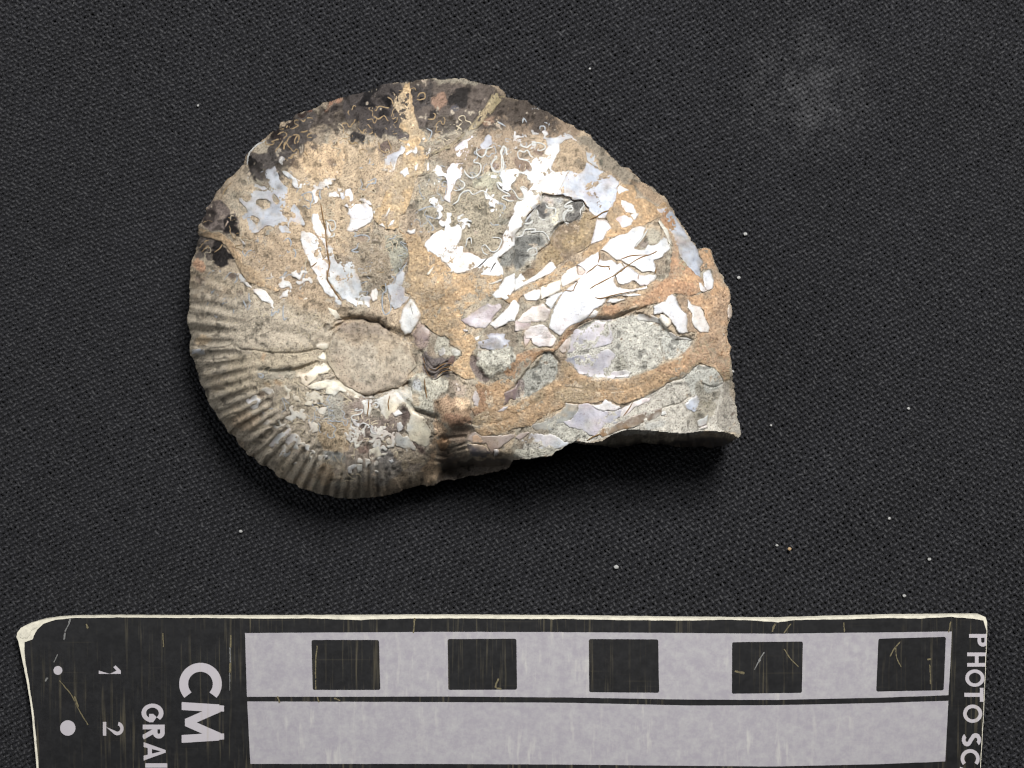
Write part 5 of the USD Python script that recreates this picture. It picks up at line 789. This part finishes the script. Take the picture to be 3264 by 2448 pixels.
M_BLACK = worn('card_black', (0.0065, 0.0065, 0.0072), (0.13, 0.112, 0.07), 0.5, 0.5, blot=0.22, blot_col=(0.055, 0.055, 0.056))
M_GREY = worn('card_grey', (0.285, 0.268, 0.295), (0.58, 0.57, 0.50), 0.30, 0.5, streak=(900.0, 150.0), blot=0.62, blot_col=(0.44, 0.44, 0.42))
M_INK = worn('card_lettering', (0.40, 0.375, 0.40), (0.30, 0.26, 0.18), 0.4, 0.5, blot=0.2)
M_SCR = mottled('scratch_ochre', (0.125, 0.105, 0.055), 0.7, 3000, 0.7, 0.3)
M_SCRW = mottled('scratch_pale', (0.15, 0.15, 0.145), 0.7, 3000, 0.7, 0.3)

core_top = 'S 52,2020 56,2006 66,1992 90,1979 137,1966 180,1960 217,1957 311,1955 800,1956 1150,1955 1400,1954 1800,1956 2200,1961 2468,1963 2837,1953 3060,1951 3126,1951 3142,1958 3146,1972 3147,1996 3144,2084 3136,2268 3126,2448 3116,2620 134,2620 117,2448 108,2352 100,2262 87,2182 71,2102 58,2036'
CORE = shapely.transform(poly(core_top), lambda c: c + np.stack([0 * c[:, 0], 10.0 * np.clip((2080 - c[:, 1]) / 60, 0, 1)], 1))
flat('card_core', CORE, M_CORE, 0.0, CARD_T, 90.0, jag=0.5)
FACE = poly('S 78,2048 104,2038 110,2024 119,2006 138,1988 176,1976 224,1970 400,1968 700,1970 820,1972 1000,1971 1150,1977 1190,1974 1400,1971 1640,1973 1800,1973 2000,1977 2200,1978 2330,1975 2450,1981 2480,1984 2540,1976 2700,1974 2837,1970 2930,1972 3030,1966 3100,1972 3134,1978 3145,2010 3142,2084 3134,2268 3124,2448 3110,2610 141,2610 124,2448 115,2352 106,2262 94,2182 80,2102')
flat('black_face', FACE, M_BLACK, 0.05 * MM, 0.05 * MM, 70.0, jag=0.8)
P1 = poly('S 781,2018 1090,2016 1400,2014 1800,2015 2200,2018 2468,2020 2800,2016 3034,2013 3029,2120 3023,2216 2800,2224 2468,2231 2200,2230 1800,2223 1400,2220 1100,2221 787,2221 784,2120')
P2 = poly('S 788,2236 1100,2237 1400,2238 1800,2240 2200,2249 2468,2248 2800,2241 3023,2234 3018,2330 3013,2427 2800,2436 2468,2443 2200,2441 1800,2437 1400,2435 1100,2435 798,2435 793,2340')
flat('grey_panel', P1, M_GREY, 0.09 * MM, 0.05 * MM, 70.0, jag=0.25, label='grey upper bar of the scale with black squares')
flat('grey_panel', P2, M_GREY, 0.09 * MM, 0.05 * MM, 70.0, jag=0.25, label='plain grey lower bar of the scale')
for sq in ('S 993,2040 1208,2040 1212,2199 997,2199', 'S 1427,2037 1646,2036 1648,2198 1429,2199', 'S 1877,2037 2098,2038 2101,2208 1878,2206', 'S 2334,2047 2559,2045 2556,2208 2333,2211', 'S 2800,2036 3015,2030 3008,2200 2793,2204'):
    flat('black_square', poly(sq).buffer(-6).buffer(6), M_BLACK, 0.13 * MM, 0.05 * MM, 60.0, jag=0.25)

def arc(cx, cy, r, a0, a1, ry=None, n=28):
    a = np.radians(np.linspace(a0, a1, n)); return np.stack([cx + r * np.cos(a), cy + (ry or r) * np.sin(a)], 1)
def st(p, w, cap='flat', join='mitre'):
    return LineString(p).buffer(w / 2, cap_style=cap, join_style=join)
def glyph(ch, w):
    """letter of cap height 1 as a shape, geometric sans; returns (shape, advance)"""
    h = w / 2
    if ch == 'C': return st(arc(0.48, 0.5, 0.5 - h, 48, 312), w), 0.88
    if ch == 'O': return Point(0.5, 0.5).buffer(0.5).difference(Point(0.5, 0.5).buffer(0.5 - w)), 1.0
    if ch == 'G': return st(arc(0.5, 0.5, 0.5 - h, 42, 345), w).union(st([(0.55, 0.44), (0.99, 0.44)], w * 0.9)), 1.0
    if ch == 'M': return st([(h, 0), (0.16, 1 - h * 1.2), (0.52, 0.12), (0.88, 1 - h * 1.2), (1.04 - h, 0)], w, join='bevel').union(Polygon([(h * 0.2, 0), (0.09, 1), (0.24, 1), (h * 2, 0)])).union(Polygon([(1.04 - h * 2, 0), (0.80, 1), (0.95, 1), (1.04 - h * 0.2, 0)])).intersection(shapely.box(-0.1, 0, 1.2, 1)), 1.04
    if ch == 'R': return unary_union([st([(h, 0), (h, 1)], w), st(np.vstack([[(h, 1 - h)], arc(0.36, 0.73, 0.27 - h, 90, -90), [(h, 0.46 + h)]]), w), st([(0.30, 0.5), (0.58, 0)], w)]).intersection(shapely.box(0, 0, 1, 1)), 0.66
    if ch == 'P': return unary_union([st([(h, 0), (h, 1)], w), st(np.vstack([[(h, 1 - h)], arc(0.36, 0.72, 0.28 - h, 90, -90), [(h, 0.44 + h)]]), w)]), 0.64
    if ch == 'A': return unary_union([Polygon([(0, 0), (0.38, 1), (0.50, 1), (0.88, 0), (0.88 - w * 1.1, 0), (0.44, 0.80), (w * 1.1, 0)]), st([(0.2, 0.28), (0.68, 0.28)], w * 0.9)]), 0.88
    if ch == 'I': return shapely.box(0, 0, w, 1), w
    if ch == 'N': return unary_union([shapely.box(0, 0, w, 1), shapely.box(0.8 - w, 0, 0.8, 1), Polygon([(0, 1), (w, 1), (0.8, 0), (0.8 - w, 0)])]), 0.8
    if ch == 'H': return unary_union([shapely.box(0, 0, w, 1), shapely.box(0.74 - w, 0, 0.74, 1), shapely.box(0, 0.5 - h, 0.74, 0.5 + h)]), 0.74
    if ch == 'T': return unary_union([shapely.box(0, 1 - w, 0.66, 1), shapely.box(0.33 - h, 0, 0.33 + h, 1)]), 0.66
    if ch == 'S': return st(np.vstack([arc(0.29, 0.72, 0.25 - h + 0.03, 35, 240, 0.28 - h), arc(0.29, 0.27, 0.28 - h, 75, -150, 0.27 - h)]), w), 0.58
    if ch == 'L': return unary_union([shapely.box(0, 0, w, 1), shapely.box(0, 0, 0.5, w)]), 0.5
    if ch == 'E': return unary_union([shapely.box(0, 0, w, 1), shapely.box(0, 0, 0.52, w), shapely.box(0, 0.5 - h, 0.48, 0.5 + h), shapely.box(0, 1 - w, 0.52, 1)]), 0.52
    if ch == '1': return unary_union([shapely.box(0.24, 0, 0.24 + w * 0.85, 1), Polygon([(0, 0.76), (0.24, 1), (0.3, 1), (0.3, 0.86), (0.08, 0.66)])]), 0.4
    if ch == '2': return unary_union([st(np.vstack([arc(0.30, 0.70, 0.30 - h, 170, -25), [(0.06, 0.08)]]), w), shapely.box(0, 0, 0.62, w)]).intersection(shapely.box(-0.1, 0, 1, 1)), 0.62
def place_glyph(ch, u_base, v_start, cap, length, w, slant=0.0, clip=None, name='letter'):
    """written downward: the top of the letter points right"""
    g, adv = glyph(ch, w)
    x0, _, x1, _ = g.bounds
    k = length / (x1 - x0)
    g = shapely.affinity.affine_transform(g, [0, cap, k, slant * 0, u_base, v_start - x0 * k])
    if clip is not None:
        g = g.intersection(clip)
    flat(name, g, M_INK, 0.10 * MM, 0.05 * MM, 40.0, label=f'printed {"numeral" if ch.isdigit() else "letter"} {ch}', smooth=False)
import shapely.affinity
place_glyph('C', 571, 2113, 136, 111, 0.21); place_glyph('M', 579, 2238, 135, 130, 0.20)
for ch, u, v, ln in (('G', 451, 2243, 59), ('R', 455, 2310, 47), ('A', 458, 2366, 58), ('I', 463, 2433, 14), ('N', 465, 2457, 52)):
    place_glyph(ch, u, v, 70, ln, 0.21)
place_glyph('1', 315, 2121, 70, 27, 0.17, name='numeral'); place_glyph('2', 328, 2301, 66, 44, 0.16, name='numeral')
flat('grain_dot', Point(184.5, 2137).buffer(14), M_INK, 0.10 * MM, 0.05 * MM, 40.0, smooth=False); flat('grain_dot', Point(216, 2320.5).buffer(24.5), M_INK, 0.10 * MM, 0.05 * MM, 40.0, smooth=False)
for ch, u, v, ln in (('P', 3089, 2021, 40), ('H', 3083, 2080, 45), ('O', 3077, 2134, 55), ('T', 3074, 2193, 44), ('O', 3070, 2246, 58), ('S', 3066, 2337, 42), ('C', 3062, 2388, 50), ('A', 3060, 2444, 54), ('L', 3057, 2506, 32)):
    place_glyph(ch, u, v, 61, ln, 0.19, clip=FACE)
# chipped white corner, torn paper
def lump(parent, base, u, v, r, h, mat, name, seed, squash=1.0, z0=None, rot=0.0, label=None):
    m = trimesh.creation.icosphere(subdivisions=3 if r > 8 else 2)
    q = np.array(m.vertices); q *= (1 + 0.55 * (meshkit.fbm(q * 1.7 + seed, 3, seed) - 0.5))[:, None]
    c, s = math.cos(rot), math.sin(rot)
    x, y = q[:, 0] * r, q[:, 1] * r * squash
    zc = (card_z(u, v) if z0 is None else z0)
    o = ray(u, v, zc)
    pts3 = np.stack([(x * c - y * s) * PX, -(x * s + y * c) * PX, q[:, 2] * h], 1) + o - base
    me = put_mesh(f'{parent}/{name}', pts3, np.array(m.faces)[:, ::-1], mat, smooth=True)
    if label: tag(me, label=label)
    return me
lump(CP, CBASE, 80, 2018, 21, 0.16 * MM, M_CORE, 'torn_corner', 3, 0.72, rot=-0.5, label='frayed white paper at the chipped corner')
lump(CP, CBASE, 108, 1996, 25, 0.12 * MM, M_CORE, 'torn_corner', 5, 0.36, rot=-0.55)
SCR = [('S 224,1972 218,1992 208,2012', 5, 'w'), ('S 207,2020 204,2038', 4, 'w'), ('S 183,2087 168,2118', 4, 'w'), ('S 150,2163 145,2170', 6, 'w'), ('S 735,2027 735,2062', 8, 'o'), ('S 733,2064 734,2110', 4, 'w'), ('S 734,2116 733,2142', 9, 'o'), ('S 732,2146 732,2200', 3, 'w'), ('S 190,2170 225,2212 250,2260 280,2310', 3, 'o'), ('S 238,2222 248,2252', 8, 'o'), ('S 519,2020 521,2060', 4, 'o'), ('S 276,1990 280,2000', 8, 'o'), ('S 2405,2133 2420,2105 2435,2080', 5, 'w'), ('S 2345,2140 2370,2146', 9, 'o'), ('S 2500,2070 2520,2100 2545,2125', 3, 'o'), ('S 2838,2090 2855,2062 2880,2036', 4, 'o'), ('S 2855,2062 2858,2095 2872,2125', 3, 'o'), ('S 2958,2102 2966,2101', 9, 'o'), ('S 2964,2110 2966,2180', 3, 'o'), ('S 1010,2060 1006,2120 1006,2196', 5, 'o'), ('S 1322,1972 1318,2016', 5, 'o'), ('S 1588,2165 1580,2190 1596,2196', 8, 'o'), ('S 885,2222 890,2238', 6, 'o'), ('S 1012,2224 1016,2236', 6, 'o'), ('S 1066,2226 1082,2232', 6, 'o'), ('S 3030,1984 3024,2014', 5, 'o'), ('S 2470,1990 2462,2012', 6, 'o'), ('S 2520,1990 2500,2016', 4, 'o'), ('S 2690,1985 2692,2014', 3, 'o')]
for text, w, c in SCR:
    p = smooth_line(pts(text), 5)
    g = ragged(LineString(p).buffer(w / 2.0 * 0.55), 2.0, 1.0)
    flat('scratch', g, M_SCR if c == 'o' else M_SCRW, 0.155 * MM, 0.03 * MM, 40.0, jag=0.4, smooth=False)

# ------------------------------------------------------------------ grit on the cloth
M_GRIT = mottled('grit_white', (0.34, 0.34, 0.33), 0.4, 4000, 0.7, 0.3)
M_GRIT2 = mottled('grit_tan', (0.36, 0.25, 0.14), 0.2, 4000, 0.7, 0.3)
GRIT = [(632, 337, 6, 'above the upper left rim of the fossil'), (768, 1693, 7, 'below the fossil, left of the other low specks'), (1964, 1806, 9, 'midway between the broken slab and the card, brightest speck'), (2476, 1738, 6, 'right of centre, just left of the tan speck'), (2834, 1652, 7, 'upper of the three specks above the card corner'), (2962, 1782, 7, 'middle of the three specks above the card corner'), (2882, 1899, 8, 'lowest speck, closest to the card corner'), (2894, 1302, 6, 'far right, level with the slab bottom'), (2376, 746, 8, 'upper of two specks right of the blue shell strip'), (2355, 885, 7, 'lower of two specks right of the blue shell strip'), (1880, 220, 6, 'above the top right rim of the fossil'), (2336, 1184, 7, 'touching the right broken end of the fossil'), (2458, 1356, 5, 'right of the slab corner')]
for k, (u, v, r, where) in enumerate(GRIT):
    r = r * (0.62 + 0.25 * RNG.random())
    b = ray(u, v, 0.0); b[2] = cloth_z(np.array([[u, v]]))[0] - 0.0002
    zr = b[2] + r * PX * 0.8
    o = b.copy()
    m = trimesh.creation.icosphere(subdivisions=2); q = np.array(m.vertices) * (1 + 0.6 * (meshkit.fbm(np.array(m.vertices) * 1.5 + k, 2, k) - 0.5))[:, None]
    me = put_mesh('/World/grit_speck', q * r * PX * [1, 0.85, 0.8] + [o[0], o[1], zr], np.array(m.faces), M_GRIT, smooth=True)
    tag(me, label='tiny white grit speck ' + where, category='grit speck', group='grit specks on the black cloth')
u, v = 2516, 1749
b = ray(u, v, 0.0); m = trimesh.creation.icosphere(subdivisions=2)
me = put_mesh('/World/grit_speck', np.array(m.vertices) * 6 * PX * [1, 0.9, 0.8] + [b[0], b[1], cloth_z(np.array([[u, v]]))[0]], np.array(m.faces), M_GRIT2, smooth=True)
tag(me, label='tiny tan grit speck right of centre between fossil and card', category='grit speck', group='grit specks on the black cloth')
